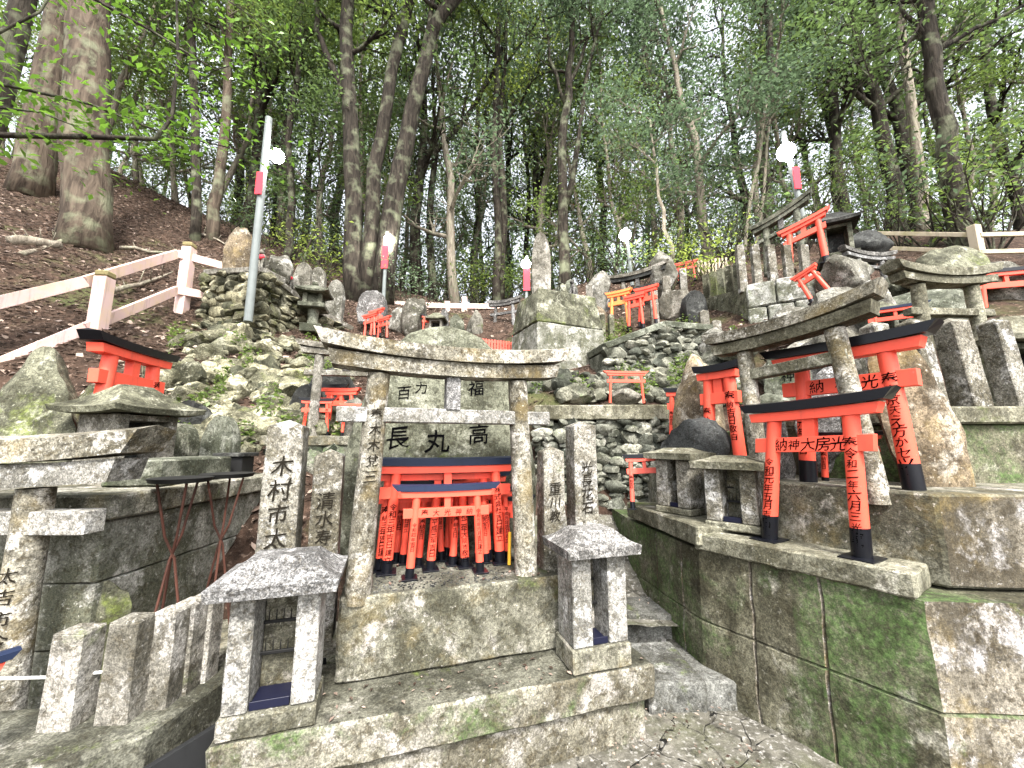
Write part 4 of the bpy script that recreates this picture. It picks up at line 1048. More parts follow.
fence('pinkish white wooden rail fence climbing the leaf covered bank at left', [(f1, at(96, 278, 5.0).z - f1.z), (f2, at(181, 248, 6.5).z - f2.z), (f0, .85)],
      [at(-75, 326, 3.9) + fo, at(92, 284, 4.97) + fo, at(181, 256, 6.45) + fo, at(226, 268, 6.9) + fo], [at(-75, 402, 3.9) + fo, at(92, 330, 4.97) + fo, at(181, 292, 6.45) + fo, at(226, 300, 6.9) + fo], pw=.155, rail=(.14, .05))
fp = [(at(x, y, Y), h) for x, y, Y, h in ((338, 318, 9.4, .62), (447, 324, 10.2, .62), (464, 326, 10.2, .8), (525, 325, 10.6, .62))]
fence('pinkish white rail fence along the back of the shrine slope', fp, [at(332, 296, 9.3), at(365, 303, 9.6), at(447, 306, 10.15), at(530, 307, 10.6)], [at(332, 312, 9.3), at(365, 318, 9.6), at(447, 322, 10.15), at(530, 322, 10.6)], cap=False, pw=.14, rail=(.14, .06))
fence('pale weathered rail fence on the upper right edge of the forest', [(at(980, 262, 5.9), .62), (at(868, 262, 7.6), .55), (at(1060, 262, 5.7), .6)], [at(862, 233, 7.6), at(980, 235, 5.85), at(1070, 233, 5.7)], [at(862, 247, 7.6), at(980, 252, 5.85), at(1070, 250, 5.7)], cap=False, pw=.12, rail=(.07, .04), mat='oldwood')

# ------------------------------------------------------------------ back row, centre
stele('pale round disc stone on the back row above red torii', 372, 322, 32, 27, Y=7.6, seed=100, mat='pale', round_=True, thick=.5)
for i, (px, py, ph, pw, Y, lab) in enumerate(((369, 340, 28, 24, 7.0, 'front red torii below the pale round disc stone'), (382, 342, 26, 22, 7.1, 'right red torii below the pale round disc stone'), (375, 338, 30, 22, 7.3, 'rear red torii below the pale round disc stone'))):
    bgtorii(lab, px, py, ph, pw, rz=R(-35), Y=Y, red='red_old', top='red_old', text=None)
stele('tall carved grey column stele on the back row', 414, 336, 40, 22, Y=7.6, seed=103, mat='rock', thick=.7, cuts=6)
boulder('low rock at the foot of the carved column stele', 400, 336, 26, 22, Y=7.8, seed=104)
bgtorii('small red torii beside the carved column stele', 427, 336, 22, 13, Y=7.5, rz=R(25), text=None)
hokora('dark little stone shrine on the back row right of a small red torii', 436, 338, 26, 20, Y=7.5)
stele('narrow white stele on the back row', 444, 334, 26, 9, Y=7.7, seed=105, mat='pale', round_=True)
stele('leaning grey stone right of the narrow white stele', 456, 338, 22, 14, Y=7.6, seed=106, mat='stele')
stele('grey stone on the back row in front of the tall fence post', 474, 340, 28, 15, Y=7.9, seed=107, mat='rock')
boulder('dark rock beside the red picket fence', 476, 356, 14, 20, Y=6.8, seed=108, mat='stele')
stone_torii('little white stone torii on the back row above the red picket fence', at(504, 340, 8.4), R(-25), .78, .5, .04, .16, (M['pale'], M['pale']), kas=.06, shi=.06, dep=.1, strut=False)
t = thing('picket_fence', 'red painted picket fence left of the central pedestal', 'fence', at(483, 354, 6.8), R(24))
for i in range(11):
    mb = MB(); mb.box((i * .056, 0, .13), (.036, .018, .30), 0, .003); mb.build('picket', M['red_old'], t)
for z in (.08, .24):
    mb = MB(); mb.box((.28, .02, z), (.62, .018, .035), 0, .003); mb.build('rail', M['red_old'], t)
for z, ln in ((0, 0),):
    mb = MB(); mb.box((.60, 0, .2), (.05, .05, .46), 0, .004); mb.build('post', M['red_old'], t)

# central pedestal
pc = at(560, 372, 6.35); pr = R(24)
t = thing('pedestal', 'big mossy two tier stone pedestal rising above the central torii', 'pedestal', pc, pr)
k_ = mpp(560, 372, 6.35)
W_ = 88 * k_ / 1.12; zt = at(560, 332, 6.35).z - pc.z; zz = at(560, 299, 6.35).z - pc.z
mb = MB(); mb.box((0, .1, zt / 2 - .05), (W_, W_ * .8, zt + .1), 0, .015, taper=.94, rough=.012, cuts=.12, seed=3); mb.build('lower_tier', M['greenblock'], t)
mb = MB(); mb.box((0, .1, zt + (zz - zt) / 2 + .004), (W_ * .96, W_ * .74, zz - zt), 0, .02, taper=.86, rough=.012, cuts=.12, seed=4); mb.build('upper_tier', M['mossrock'], t)
pt = pc.z + zz
def onped(x, y): return pc + Matrix.Rotation(pr, 3, 'Z') @ Vector((x, y, zz))
stele('tall pointed grey monolith on top of the central pedestal', 541, 292, 68, 19, seed=112, mat='post', thick=.75, round_=True, loc=onped(-.28, .1))
fox('stone fox sitting left on the central pedestal, beside the monolith', 553, 290, 16, loc=onped(-.06, -.1), rz=R(20), mat='stele')
fox('pale stone fox standing tallest at the right of the central pedestal', 572, 290, 22, loc=onped(.26, -.05), rz=R(-30), mat='pale')
stele('small dark stone behind the pale fox on the central pedestal', 567, 290, 20, 12, seed=114, mat='mossrock', loc=onped(.18, .2))
stele('short square stone at the right edge of the central pedestal', 580, 300, 24, 12, seed=115, mat='stele', loc=onped(.36, .18))

# ------------------------------------------------------------------ right of the pedestal
stele('grey upright stone right of the central pedestal', 600, 312, 40, 22, Y=8.2, seed=120, mat='rock')
boulder('round topped pale stone right of the central pedestal', 601, 312, 22, 20, Y=8.6, seed=121, mat='pale')
boulder('reddish grey stone beside the orange torii', 598, 335, 26, 18, Y=7.6, seed=122, mat='brownrock')
for x, Y, lab in ((603, 7.0, 'left square post of the little gate right of the pedestal'), (612, 7.0, 'right square post of the little gate right of the pedestal')):
    stone_post(lab, at(x, 348, Y), R(10), .1, .62, '', .03, M['mossrock'])
stone_torii('grey stone torii with a steep dark lintel above the orange torii', at(640, 322, 8.4), R(-38), 1.0, .75, .06, .3, (M['post'], M['dark']), kas=.08, shi=.08, curve=.08)
bgtorii('orange torii beside two red ones on the sloping slab coping', 620, 330, 42, 26, Y=7.3, rz=R(-35), red='orange', top='orange', text=None)
bgtorii('left red torii of the pair on the sloping slab coping', 636, 330, 38, 22, Y=7.1, rz=R(-40), text=None, top='red')
bgtorii('taller right red torii of the pair on the sloping slab coping', 648, 326, 42, 24, Y=7.0, rz=R(-40), text=None, top='red')
for i, (px, py, ph, pw, Y, mt, lab) in enumerate(((662, 300, 44, 26, 8.3, 'rock', 'broad grey stone under the leafy bush right of centre'), (676, 322, 34, 26, 7.6, 'post', 'pale squared stone in the pile right of the sloping coping'),
        (695, 330, 40, 22, 7.0, 'dark', 'dark dome shaped stele before the slanting post row'), (684, 350, 22, 16, 6.9, 'pale', 'small white tablet stone below the dark dome stele'), (662, 345, 22, 30, 6.8, 'rock', 'squat grey stone on top of the sloping rubble wall'),
        (700, 352, 26, 22, 6.6, 'stele', 'low stone at the foot of the dark dome stele'), (684, 378, 26, 30, 6.0, 'mossrock', 'mossy stone behind the slim red torii'), (716, 362, 30, 30, 5.7, 'rock', 'grey stone behind the yellowish pointed stone'))):
    stele(lab, px, py, ph, pw, Y=Y, seed=130 + i, mat=mt, round_=mt in ('dark', 'pale'), thick=.7)
bgtorii('distant red torii under the leafy bush right of centre', 687, 282, 22, 22, Y=8.6, rz=R(-30), text=None, red='red_old', top='red_old')
t = thing('picket_fence', 'short pale weathered picket fence beside the distant red torii', 'fence', at(699, 274, 8.8), R(-15))
for i in range(9):
    mb = MB(); mb.box((i * .075, 0, .16), (.045, .02, .36), 0, .003); mb.build('picket', M['oldwood'], t)
mb = MB(); mb.box((.3, .022, .22), (.68, .02, .04), 0, .003); mb.build('rail', M['oldwood'], t)
# walled platform with stone pickets
q0, q1, q2 = at(700, 300, 7.6), at(744, 288, 6.2), at(812, 288, 5.7)
t = thing('walled_platform', 'rough walled platform with a dark mossy side, upper right of centre', 'stone wall', (q1.x, q1.y, 2.6))
b0 = t.location.copy(); mb = MB(); b = bmesh.new()
pl = [q0, q1, q2, q2 + Vector((.5, 1.6, 0)), q0 + Vector((.6, .7, 0))]
lo = [b.verts.new((p.x - b0.x, p.y - b0.y, -.3)) for p in pl]; hi = [b.verts.new(p - b0) for p in pl]
for i in range(5): b.faces.new((lo[i], lo[(i + 1) % 5], hi[(i + 1) % 5], hi[i]))
b.faces.new(hi); mb._merge(b); mb.build('side', M['mossrock'], t)
mb = MB(); rr = random.Random(3); dq = (q2 - q1); aq = math.atan2(dq.y, dq.x); Lq = Vector((dq.x, dq.y, 0)).length
for j_, zz_ in enumerate((0, -.40, -.80)):
    cuts_ = ((0, .45, 1), (0, .3, .7, 1), (0, .55, 1))[j_]
    for a_, b_q in zip(cuts_, cuts_[1:]):
        c = q1.lerp(q2, (a_ + b_q) / 2) - b0; c.z = q1.z - b0.z + zz_ - .21
        mb.box(c + Vector((0, -.05, 0)), (Lq * (b_q - a_) - .012, .26, .39), aq, .02, rough=.018, cuts=.08, seed=j_ * 5 + a_)
mb.build('blocks', M['greenblock'], t)
GP = 'stone pickets around the walled platform'
for i, k in enumerate((.02, .26, .5, .74, .98)):
    p = q1.lerp(q2, k); hpx = 46; Y = p.y
    stone_post(('leftmost', 'second', 'middle', 'fourth', 'rightmost')[i] + ' stone picket of five on the front of the walled platform', p + Vector((0, .06, 0)), R(-10), .12, hpx * mpp(770, 260, Y), '', .03, M['granite'], group=GP)
for i, k in enumerate((.12, .3, .48, .66, .84)):
    p = q0.lerp(q1, k)
    stone_post(('farthest', 'second farthest', 'middle', 'second nearest', 'nearest')[i] + ' stone picket on the receding side of the walled platform', p + Vector((.08, .03, 0)), R(-50), .12, .5, '', .03, M['mossrock'], group=GP)
skew(stone_torii('dark stone torii with a steep lintel above the walled platform', at(786, 270, 6.6), R(-40), .95, .55, .06, .2, (M['stele'], M['stele']), kas=.08, shi=.07, curve=.05), 0, .4, .95)
skew(bgtorii('bright red torii beside the roofed shrine at upper right', 808, 268, 52, 42, Y=5.9, rz=R(-40), text=None, top='red', thick=.055), 0, .3, .6)
hokora('dark stone shrine with a broad roof at upper right beside a red torii', 838, 262, 52, 38, Y=6.0, rz=R(-30), mat='stele', roofmat='dark')
bgtorii('red torii tipped over against the rocks below the roofed shrine', 822, 298, 36, 24, Y=5.2, rz=R(-55), text=None, top='red', lean=(0, R(-22)), thick=.06)
for i, (px, py, ph, pw, Y, mt, lab) in enumerate(((846, 290, 34, 44, 5.4, 'rock', 'pale angular rock below the roofed shrine at upper right'), (842, 316, 28, 40, 4.9, 'rock', 'grey rock above the right stone torii lintel'), (792, 336, 30, 44, 5.2, 'rock', 'smooth grey rock at the foot of the walled platform'),
        (870, 262, 28, 40, 6.6, 'dark', 'dark rock behind the white stone torii at upper right'), (905, 300, 26, 44, 5.4, 'stele', 'dark flat rock behind the far right stone torii'), (738, 358, 26, 34, 5.2, 'stele', 'shadowed rock left of the right stone torii'),
        (872, 330, 46, 36, 4.4, 'rock', 'angular rock left of the far right stone torii'), (930, 330, 40, 60, 4.5, 'stele', 'dark stone seen through the far right stone torii'))):
    boulder(lab, px, py, ph, pw, Y=Y, seed=150 + i, mat=mt)
stone_torii('small white stone torii with an upswept lintel at upper right', at(874, 292, 5.6), R(10), .5, .5, .04, .22, (M['pale'], M['pale']), kas=.06, shi=.05, dep=.1, curve=.07, strut=False)
hokora('stone shrine seen under the far right stone torii lintel', 880, 345, 44, 40, Y=4.1, rz=R(-20), mat='stele')

GQ = 'square stone pillars on the right slope'
for px, py, Y, h, w, lab in ((655, 322, 7.4, .62, .15, 'square stone pillar just right of the taller red torii on the coping'), (668, 312, 7.8, .75, .16, 'taller square stone pillar behind the pale squared stone'), (706, 346, 6.5, .6, .15, 'square stone pillar in front of the slanting post row'),
                             (718, 352, 6.2, .5, .14, 'short square stone pillar left of the block faced platform'), (590, 318, 7.8, .7, .14, 'slim square stone pillar at the right edge of the central pedestal'), (684, 296, 8.2, .6, .15, 'far square stone pillar below the distant red torii')):
    stone_post(lab, at(px, py, Y), R(-12), w, h, '', .04, M['post'], group=GQ)
# ------------------------------------------------------------------ lamp poles
def lamp_pole(label, pb, pt_, Y, lamp_px, tag_px=None, r=.05, Y2=None, lr=.09):
    b = at(*pb, Y); tp = at(*pt_, Y2 or Y)
    t = thing('lamp_pole', label, 'lamp pole', b)
    mb = MB(); mb.tube([(0, 0, -.15), tuple(tp - b)], [r, r * .85], 12); mb.build('pole', M['steel'], t, smooth=R(40))
    L = at(*lamp_px, Y2 or Y) - b
    near = (tp - b) * (L.z / (tp - b).z)
    mb = MB(); mb.tube([tuple(near), tuple(L + Vector((0, 0, lr * .9)))], [.012, .012], 6); mb.build('bracket', M['steel'], t)
    mb = MB(); lumps(mb, [(L, (lr * 2.5, lr * 2.5, lr * 2.6))], 3); mb.build('bulb', M['lamp'], t, smooth=True)
    if tag_px:
        T = at(*tag_px, Y2 or Y) - b
        nr = (tp - b) * (T.z / (tp - b).z)
        mb = MB(); k = mpp(*tag_px, Y)
        mb.box((nr.x, nr.y - r - .012, nr.z), (k * 6.5, .02, k * 24), rz=0, bev=.002); mb.build('red_tag', M['bib'], t)
lamp_pole('tall galvanised lamp pole standing on the mossy bank at left with a bright bulb', (249, 312), (269, 118), 5.75, (277, 156), (264, 186), .06, lr=.085)
lamp_pole('thin lamp pole with a red tag below the twin trunked tree', (383, 308), (387, 232), 9.2, (389, 240), (384, 258), .045, lr=.10)
lamp_pole('lamp pole with a red tag left of the central monolith', (526, 312), (527, 256), 10, (526, 264), (525, 280), .045, lr=.10)
lamp_pole('lamp pole with a bright bulb above the orange torii', (632, 280), (626, 228), 9.2, (625, 235), None, .045, lr=.11)
lamp_pole('tilted lamp pole with red tag and bright bulb at upper right', (803, 215), (783, 132), 7.2, (786, 152), (792, 180), .055, lr=.13)
# ------------------------------------------------------------------ foliage
def leaves_mesh(name, C, N, L, seed, aspect=.5, up=.8, jitter=.4):
    # C: (n,3) leaf centres; one folded rhombus per leaf
    g = np.random.default_rng(seed); n = len(C)
    nr = g.normal(size=(n, 3)); nr[:, 2] = np.abs(nr[:, 2]) + up; nr /= np.linalg.norm(nr, axis=1)[:, None]
    a = g.normal(size=(n, 3)); a -= nr * (a * nr).sum(1)[:, None]; a /= np.linalg.norm(a, axis=1)[:, None]
    b = np.cross(nr, a); s = (L * g.uniform(1 - jitter, 1 + jitter, n))[:, None]
    V = np.empty((n, 4, 3))
    V[:, 0] = C - a * s * .5; V[:, 1] = C + b * s * aspect * .5 + nr * s * .06; V[:, 2] = C + a * s * .5 - nr * s * .08; V[:, 3] = C - b * s * aspect * .5 + nr * s * .06
    me = bpy.data.meshes.new(name); me.vertices.add(n * 4); me.vertices.foreach_set('co', V.ravel())
    me.loops.add(n * 4); me.loops.foreach_set('vertex_index', np.arange(n * 4))
    me.polygons.add(n); me.polygons.foreach_set('loop_start', np.arange(0, n * 4, 4)); me.polygons.foreach_set('loop_total', np.full(n, 4))
    me.update(); me.validate(); return me
def leaf_obj(name, C, L, mat, parent, seed, **k):
    me = leaves_mesh(name, np.asarray(C), None, L, seed, **k); me.materials.append(M[mat])
    o = bpy.data.objects.new(name, me); COL.objects.link(o); o.parent = parent; return o
def clumps(centres, n_each, rad, seed, flat=.6):
    g = np.random.default_rng(seed); out = []
    for c, r in zip(centres, rad):
        m = max(3, int(n_each * (r ** 1.6)))
        p = g.normal(size=(m, 3)); p *= (np.abs(g.normal(size=(m, 1))) ** .5) * r / np.linalg.norm(p, axis=1)[:, None]
        p[:, 2] *= flat
        out.append(np.asarray(c) + p)
    return np.concatenate(out)

def grow(rr, mb, p, d, L, r, lvl, tips, spread=.7):
    # a limb with its side branches; collects the points where leaves hang
    n = 4; pts = [p]; rad = [r]; q = p.copy(); dd = d.copy()
    for i in range(n):
        dd = (dd + Vector((rr.gauss(0, .16), rr.gauss(0, .16), rr.gauss(.06, .12)))).normalized(); q = q + dd * L / n
        pts.append(q.copy()); rad.append(r * (1 - .72 * (i + 1) / n))
    mb.tube(pts, rad, 6 if lvl else 7, cap=False)
    if lvl >= 2:
        tips.append(pts[-1]); tips.append(pts[-2]); return
    for i in range(1, n + 1):
        for _ in range(2 if lvl == 0 else 1):
            e = (dd + Vector((rr.gauss(0, spread), rr.gauss(0, spread), rr.gauss(.1, .4)))).normalized()
            grow(rr, mb, pts[i], e, L * rr.uniform(.4, .62), rad[i] * .7, lvl + 1, tips, spread)
    tips.append(pts[-1])

def proto_tree(seed, H, r, mat, barkm, crown0=.35, nl=7, limbL=2.6, leafL=.15, dens=26, lean=.3, crad=(.35, .75), kind='tree'):
    rr = random.Random(seed)
    t = thing('forest_tree', 'x', 'tree', (0, 0, -200))
    mb = MB(); pts = []; rad = []; x = y = 0
    for i in range(9):
        k = i / 8; pts.append(Vector((x, y, -.3 + (H + .3) * k))); rad.append(r * (1.25 if i == 0 else 1) * (1 - .78 * k) + .012)
        x += rr.gauss(0, .13) + lean * .1; y += rr.gauss(0, .13)
    mb.tube(pts, rad, 10, wob=.12)
    tips = []
    lm = MB()
    for i in range(nl):
        k = crown0 + (1 - crown0) * (i + rr.random()) / nl
        j = min(7, int(k * 8)); f = k * 8 - j; p = pts[j].lerp(pts[j + 1], f)
        a = i * 2.4 + rr.uniform(-.5, .5); up = .35 + k * .7
        grow(rr, lm, p, Vector((math.cos(a), math.sin(a), up)).normalized(), limbL * (1.15 - .5 * k) * rr.uniform(.75, 1.2), r * (.5 - .28 * k) + .012, 0, tips)
    grow(rr, lm, pts[-1], Vector((0, 0, 1)), limbL * .7, rad[-1], 0, tips)
    mb.build('trunk', M[barkm], t, smooth=True)
    lm.build('limbs', M[barkm], t, smooth=True)
    rads = [rr.uniform(*crad) for _ in tips]
    C = clumps([tuple(p) for p in tips], dens, rads, seed)
    leaf_obj('crown', C, leafL, mat, t, seed)
    return t
def proto_bush(seed, h, w, mat, leafL=.11, n=60, dens=24):
    rr = random.Random(seed); t = thing('forest_shrub', 'x', 'shrub', (0, 0, -200))
    mb = MB(); tips = []
    for i in range(7):
        a = i * .9 + rr.uniform(-.3, .3)
        grow(rr, mb, Vector((0, 0, -.1)), Vector((math.cos(a) * w * .5, math.sin(a) * w * .5, 1)).normalized(), h * rr.uniform(.6, .95), .02, 1, tips, .5)
    mb.build('stems', M['bark'], t, smooth=True)
    C = clumps([tuple(p) for p in tips], dens, [rr.uniform(.22, .5) * w for _ in tips], seed)
    C[:, 2] = np.maximum(C[:, 2], .03)
    leaf_obj('leaves', C, leafL, mat, t, seed)
    return t

TP = [proto_tree(1, 12.5, .20, 'leaf_dark', 'bark', .26, 9, 2.7, .15, 16),
      proto_tree(2, 14, .17, 'leaf_mid', 'bark', .36, 8, 2.5, .14, 15),
      proto_tree(3, 11, .13, 'leaf_blue', 'bark_pale', .16, 9, 2.1, .13, 17, .8),
      proto_tree(4, 13, .15, 'leaf_yel', 'bark', .40, 7, 2.3, .13, 14, -.6),
      proto_tree(5, 9.5, .09, 'leaf_mid', 'bark_pale', .12, 9, 1.6, .12, 20, .5),
      proto_tree(6, 15, .22, 'leaf_dark', 'bark', .46, 8, 2.8, .15, 15)]
BP = [proto_bush(11, 2.2, 1.3, 'leaf_blue'), proto_bush(12, 1.7, 1.4, 'leaf_mid'), proto_bush(13, 2.8, 1.2, 'leaf_dark'), proto_bush(14, 1.5, 1.2, 'leaf_yel')]
TK = ['dense dark green tree', 'tall mid green tree', 'pale barked bluish green tree', 'thin yellow green tree', 'slim pale sapling tree', 'tall dark crowned tree']
BK = ['bluish leaved shrub', 'mid green shrub', 'tall dark shrub', 'yellow green shrub']
def landmark(px):
    for lim, s in ((120, 'above the leaf covered bank'), (235, 'behind the climbing wooden fence'), (330, 'behind the left lamp pole'), (430, 'behind the twin trunked tree'), (520, 'above the back rail fence'),
                   (600, 'behind the central monolith'), (690, 'behind the orange torii'), (760, 'above the slanting post row'), (850, 'behind the stone pickets'), (940, 'behind the upper right shrine')):
        if px < lim: return s
    return 'beyond the upper right fence'
_used = {}
def place(kind, protos, names, grp, px, Y, sc, rz, far):
    i = rnd.randrange(len(protos)) if kind is None else kind
    x = (px - 512) / FOC * Y / .96
    d = ('in the near row', 'in the middle distance', 'in the far row')[far]
    lab = f'{names[i]} {d} {landmark(px)}'
    src = protos[i]
    o = dup(src, lab, (x, Y, gz(x, Y) - .05), rz, sc, grp); _used.setdefault(i, []).append(o)
    return o
GF = 'trees of the forest behind the shrine'
r3 = random.Random(21)
for far, (n, Y0, Y1, x0, x1) in enumerate(((26, 11.3, 13.5, -40, 1090), (32, 14.5, 18.5, -60, 1100), (40, 20, 31, -40, 1080))):
    for k in range(n):
        px = x0 + (x1 - x0) * (k + r3.uniform(.15, .85)) / n
        Y = r3.uniform(Y0, Y1)
        if px < 200: Y = max(Y, 11)
        kind = r3.choice((0, 2, 2, 3, 4, 4, 4) if far == 0 else (0, 1, 2, 2, 3, 4, 4, 5) if far < 2 else (0, 1, 5, 2, 3))
        if px > 700: kind = r3.choice((0, 2, 5, 4))
        place(kind, TP, TK, GF, px, Y, r3.uniform(.85, 1.15), r3.uniform(0, 6.28), far)
GS = 'undergrowth shrubs at the forest edge'
for far, (n, Y0, Y1) in enumerate(((24, 11.4, 12.8), (32, 13.5, 17), (15, 18, 25))):
    for k in range(n):
        px = 215 + 800 * (k + r3.uniform(.1, .9)) / n
        Y = r3.uniform(Y0, Y1) - (2.6 if px > 730 and far == 0 else 0) - (2.2 if px > 880 and far == 0 else 0)
        kind = r3.choice((0, 0, 1, 2, 3) if px < 760 else (0, 2, 2, 1))
        place(kind, BP, BK, GS, px, Y, r3.uniform(*((.6, 1.1), (1.0, 1.7), (1.7, 2.6))[far]), r3.uniform(0, 6.28), far)
for (px, Y, k, sc, lab) in ((672, 8.9, 3, .8, 'bright yellow green shrub hanging over the grey stones right of centre'), (712, 8.4, 3, .9, 'bright yellow green shrub above the slanting post row'), (640, 9.6, 0, .7, 'small bluish shrub beside the lamp above the orange torii'),
                            (415, 9.4, 0, .6, 'low shrub at the foot of the twin trunked tree'), (300, 8.6, 2, .45, 'low dark shrub behind the rounded steles')):
    x = (px - 512) / FOC * Y / .96; dup(BP[k], lab, (x, Y, gz(x, Y) - .05), px, sc, GS)

# ------------------------------------------------------------------ the trees one can tell apart
def shaped_tree(label, Y, stems, bark, leaf, sc, leafL, crown_pts, dens, seed, base=None, extra_limbs=True, cr=(.4, .8), wob=.1):
    # stems: list of (pixel path, start radius, end radius) at forward distance Y; continued upwards beyond the picture
    p0 = at(*stems[0][0][0], Y); p0.z = gz(p0.x, p0.y) - .1
    t = thing('forest_tree', label, 'tree', p0, 0, 'distinct trees around the shrine'); rr = random.Random(seed); tips = []
    tb = MB(); lm = MB()
    for path, ra, rb, *dy in stems:
        P = [at(x, y, Y + (dy[0] * i / len(path) if dy else 0)) - p0 for i, (x, y) in enumerate(path)]
        if path is stems[0][0] or abs(path[0][1] - stems[0][0][0][1]) < 12: P[0].z = min(P[0].z, -.1)
        Q = [P[0]]
        for a, b in zip(P, P[1:]):
            for f in (.33, .67, 1): Q.append(a.lerp(b, f) + Vector((rr.gauss(0, .03), rr.gauss(0, .03), 0)) * (f < 1))
        R_ = [ra + (rb - ra) * i / (len(Q) - 1) for i in range(len(Q))]; R_[0] *= 1.18
        tb.tube(Q, R_, 12, wob=wob)
        if extra_limbs:
            for i in range(int(len(Q) * .68), len(Q)):
                for _ in range(1):
                    a = rr.uniform(0, 6.28); grow(rr, lm, Q[i], Vector((math.cos(a), math.sin(a), .5)).normalized(), sc * rr.uniform(.8, 1.3), R_[i] * .35 + .01, 0, tips)
    for x, y, yy in crown_pts: tips.append(at(x, y, yy) - p0)
    tb.build('trunk', M[bark], t, smooth=True)
    if len(lm.bm.verts): lm.build('limbs', M[bark], t, smooth=True)
    if tips: leaf_obj('crown', clumps([tuple(p) for p in tips], dens, [rr.uniform(*cr) for _ in tips], seed), leafL, leaf, t, seed)
    return t
shaped_tree('thick straight cedar trunk at upper left on the leaf covered bank', 7.6, [([(86, 246), (84, 150), (88, 40), (94, -80), (96, -200)], .40, .34)], 'bark_cedar', 'leaf_mid', 2.2, .13, [], 26, 51, wob=.06)
shaped_tree('leaning cedar trunk farther left behind the thick straight one', 9.2, [([(30, 196), (46, 110), (62, 20), (76, -100), (84, -180)], .38, .30)], 'bark_cedar', 'leaf_dark', 2.4, .14, [], 26, 52, wob=.06)
shaped_tree('twin trunked tree with three long stems left of centre', 9.6,
            [([(356, 294), (354, 200), (350, 110), (346, 30), (352, -70)], .25, .15), ([(366, 294), (374, 170), (392, 70), (412, -10), (440, -80)], .20, .12), ([(382, 294), (396, 190), (412, 110), (432, 30), (470, -20), (520, -90)], .27, .12),
             ([(351, 112), (330, 62), (316, 30), (313, -30)], .11, .05), ([(424, 60), (430, 20), (440, -60)], .10, .05)], 'bark', 'leaf_mid', 2.0, .13, [], 22, 53)
shaped_tree('slender forked tree rising right behind the central monolith', 10.8,
            [([(565, 290), (563, 200), (564, 120), (572, 50), (570, -60)], .17, .08), ([(566, 205), (580, 130), (586, 80), (610, -20)], .09, .04), ([(566, 105), (550, 60), (540, 0)], .06, .03), ([(564, 100), (585, 45), (620, -20)], .07, .03)], 'bark', 'leaf_blue', 1.6, .12, [], 20, 54)
shaped_tree('bare dark tree with a bent trunk above the upper right fence', 7.2,
            [([(962, 246), (952, 180), (940, 110), (928, 30), (918, -60)], .19, .12), ([(938, 50), (975, 28), (1040, 0)], .06, .03), ([(932, 40), (905, 15), (890, -30)], .05, .025), ([(925, 15), (900, 60), (880, 100)], .03, .012)], 'bark', 'leaf_dark', 1.6, .11, [], 12, 55)
shaped_tree('forked bare tree between the twin trunked tree and the monolith', 12.5, [([(432, 306), (430, 210), (436, 150), (470, 112), (500, 60), (520, -40)], .14, .05), ([(436, 150), (432, 80), (450, 0)], .07, .03), ([(462, 118), (476, 60), (470, 0)], .05, .02), ([(474, 108), (486, 80), (492, 20)], .04, .02)], 'bark', 'leaf_mid', 1.0, .11, [], 14, 56, extra_limbs=False)
shaped_tree('thin dark tree standing left of the tall lamp pole', 9.8, [([(196, 236), (195, 150), (193, 60), (190, -60)], .12, .08)], 'bark', 'leaf_dark', 1.8, .12, [], 24, 57)
shaped_tree('reddish split trunk left of the tall lamp pole', 10.2, [([(214, 236), (218, 190), (226, 120), (230, 30), (232, -60)], .16, .08)], 'bark_cedar', 'leaf_mid', 1.8, .12, [], 24, 58)
shaped_tree('short crooked tree right of the tall lamp pole', 10.6, [([(286, 262), (292, 200), (288, 140), (300, 60), (306, -40)], .12, .06), ([(300, 262), (316, 230), (322, 190), (318, 150)], .04, .02)], 'bark', 'leaf_dark', 1.6, .12, [], 24, 59)
shaped_tree('pale crossed saplings above the slanting post row', 9.4, [([(742, 246), (752, 190), (762, 130), (778, 50), (790, -40)], .05, .03), ([(750, 246), (764, 190), (770, 120)], .045, .03), ([(672, 252), (664, 210), (658, 190), (650, 120)], .05, .03)], 'bark_pale', 'leaf_blue', 1.0, .11, [], 20, 60)
shaped_tree('straight slim tree left of the central monolith', 12, [([(497, 306), (498, 220), (494, 130), (500, 0), (500, -80)], .13, .08)], 'bark', 'leaf_blue', 1.5, .12, [], 22, 61)
shaped_tree('dark straight tree above the walled platform', 11.0, [([(768, 240), (764, 160), (770, 60), (766, -60)], .14, .09)], 'bark', 'leaf_dark', 1.9, .13, [], 15, 62)
shaped_tree('pale straight tree high above the white stone torii', 9.5, [([(925, 240), (918, 160), (905, 60), (896, -40)], .13, .09)], 'bark_pale', 'leaf_mid', 1.8, .12, [], 12, 63)
# sunlit maple reaching in from the left
mp0 = Vector((-5.9, 3.7, gz(-5.9, 3.7) - .1))
t = thing('maple_tree', 'bright green maple whose near branches reach in at the upper left', 'tree', mp0, 0, 'distinct trees around the shrine')
rr = random.Random(66); tb = MB(); lm = MB(); tips = []
tb.tube([(0, 0, 0), (.05, .05, 1.6), (.25, .1, 3.0), (.2, .2, 5.5), (.4, .3, 8)], [.16, .14, .12, .09, .05], 10, wob=.1); tb.build('trunk', M['bark'], t, smooth=True)
def limb(pxs, Y0, Y1, r0, r1):
    P = [Vector((.22, .1, 3.0 + .1 * len(lm.bm.verts) / 60))] + [at(x, y, Y0 + (Y1 - Y0) * i / (len(pxs) - 1)) - mp0 for i, (x, y) in enumerate(pxs)]
    Q = [P[0]]
    for a, b in zip(P, P[1:]):
        for f in (.33, .67, 1): Q.append(a.lerp(b, f))
    lm.tube(Q, [r0 + (r1 - r0) * i / (len(Q) - 1) for i in range(len(Q))], 7)
    return Q
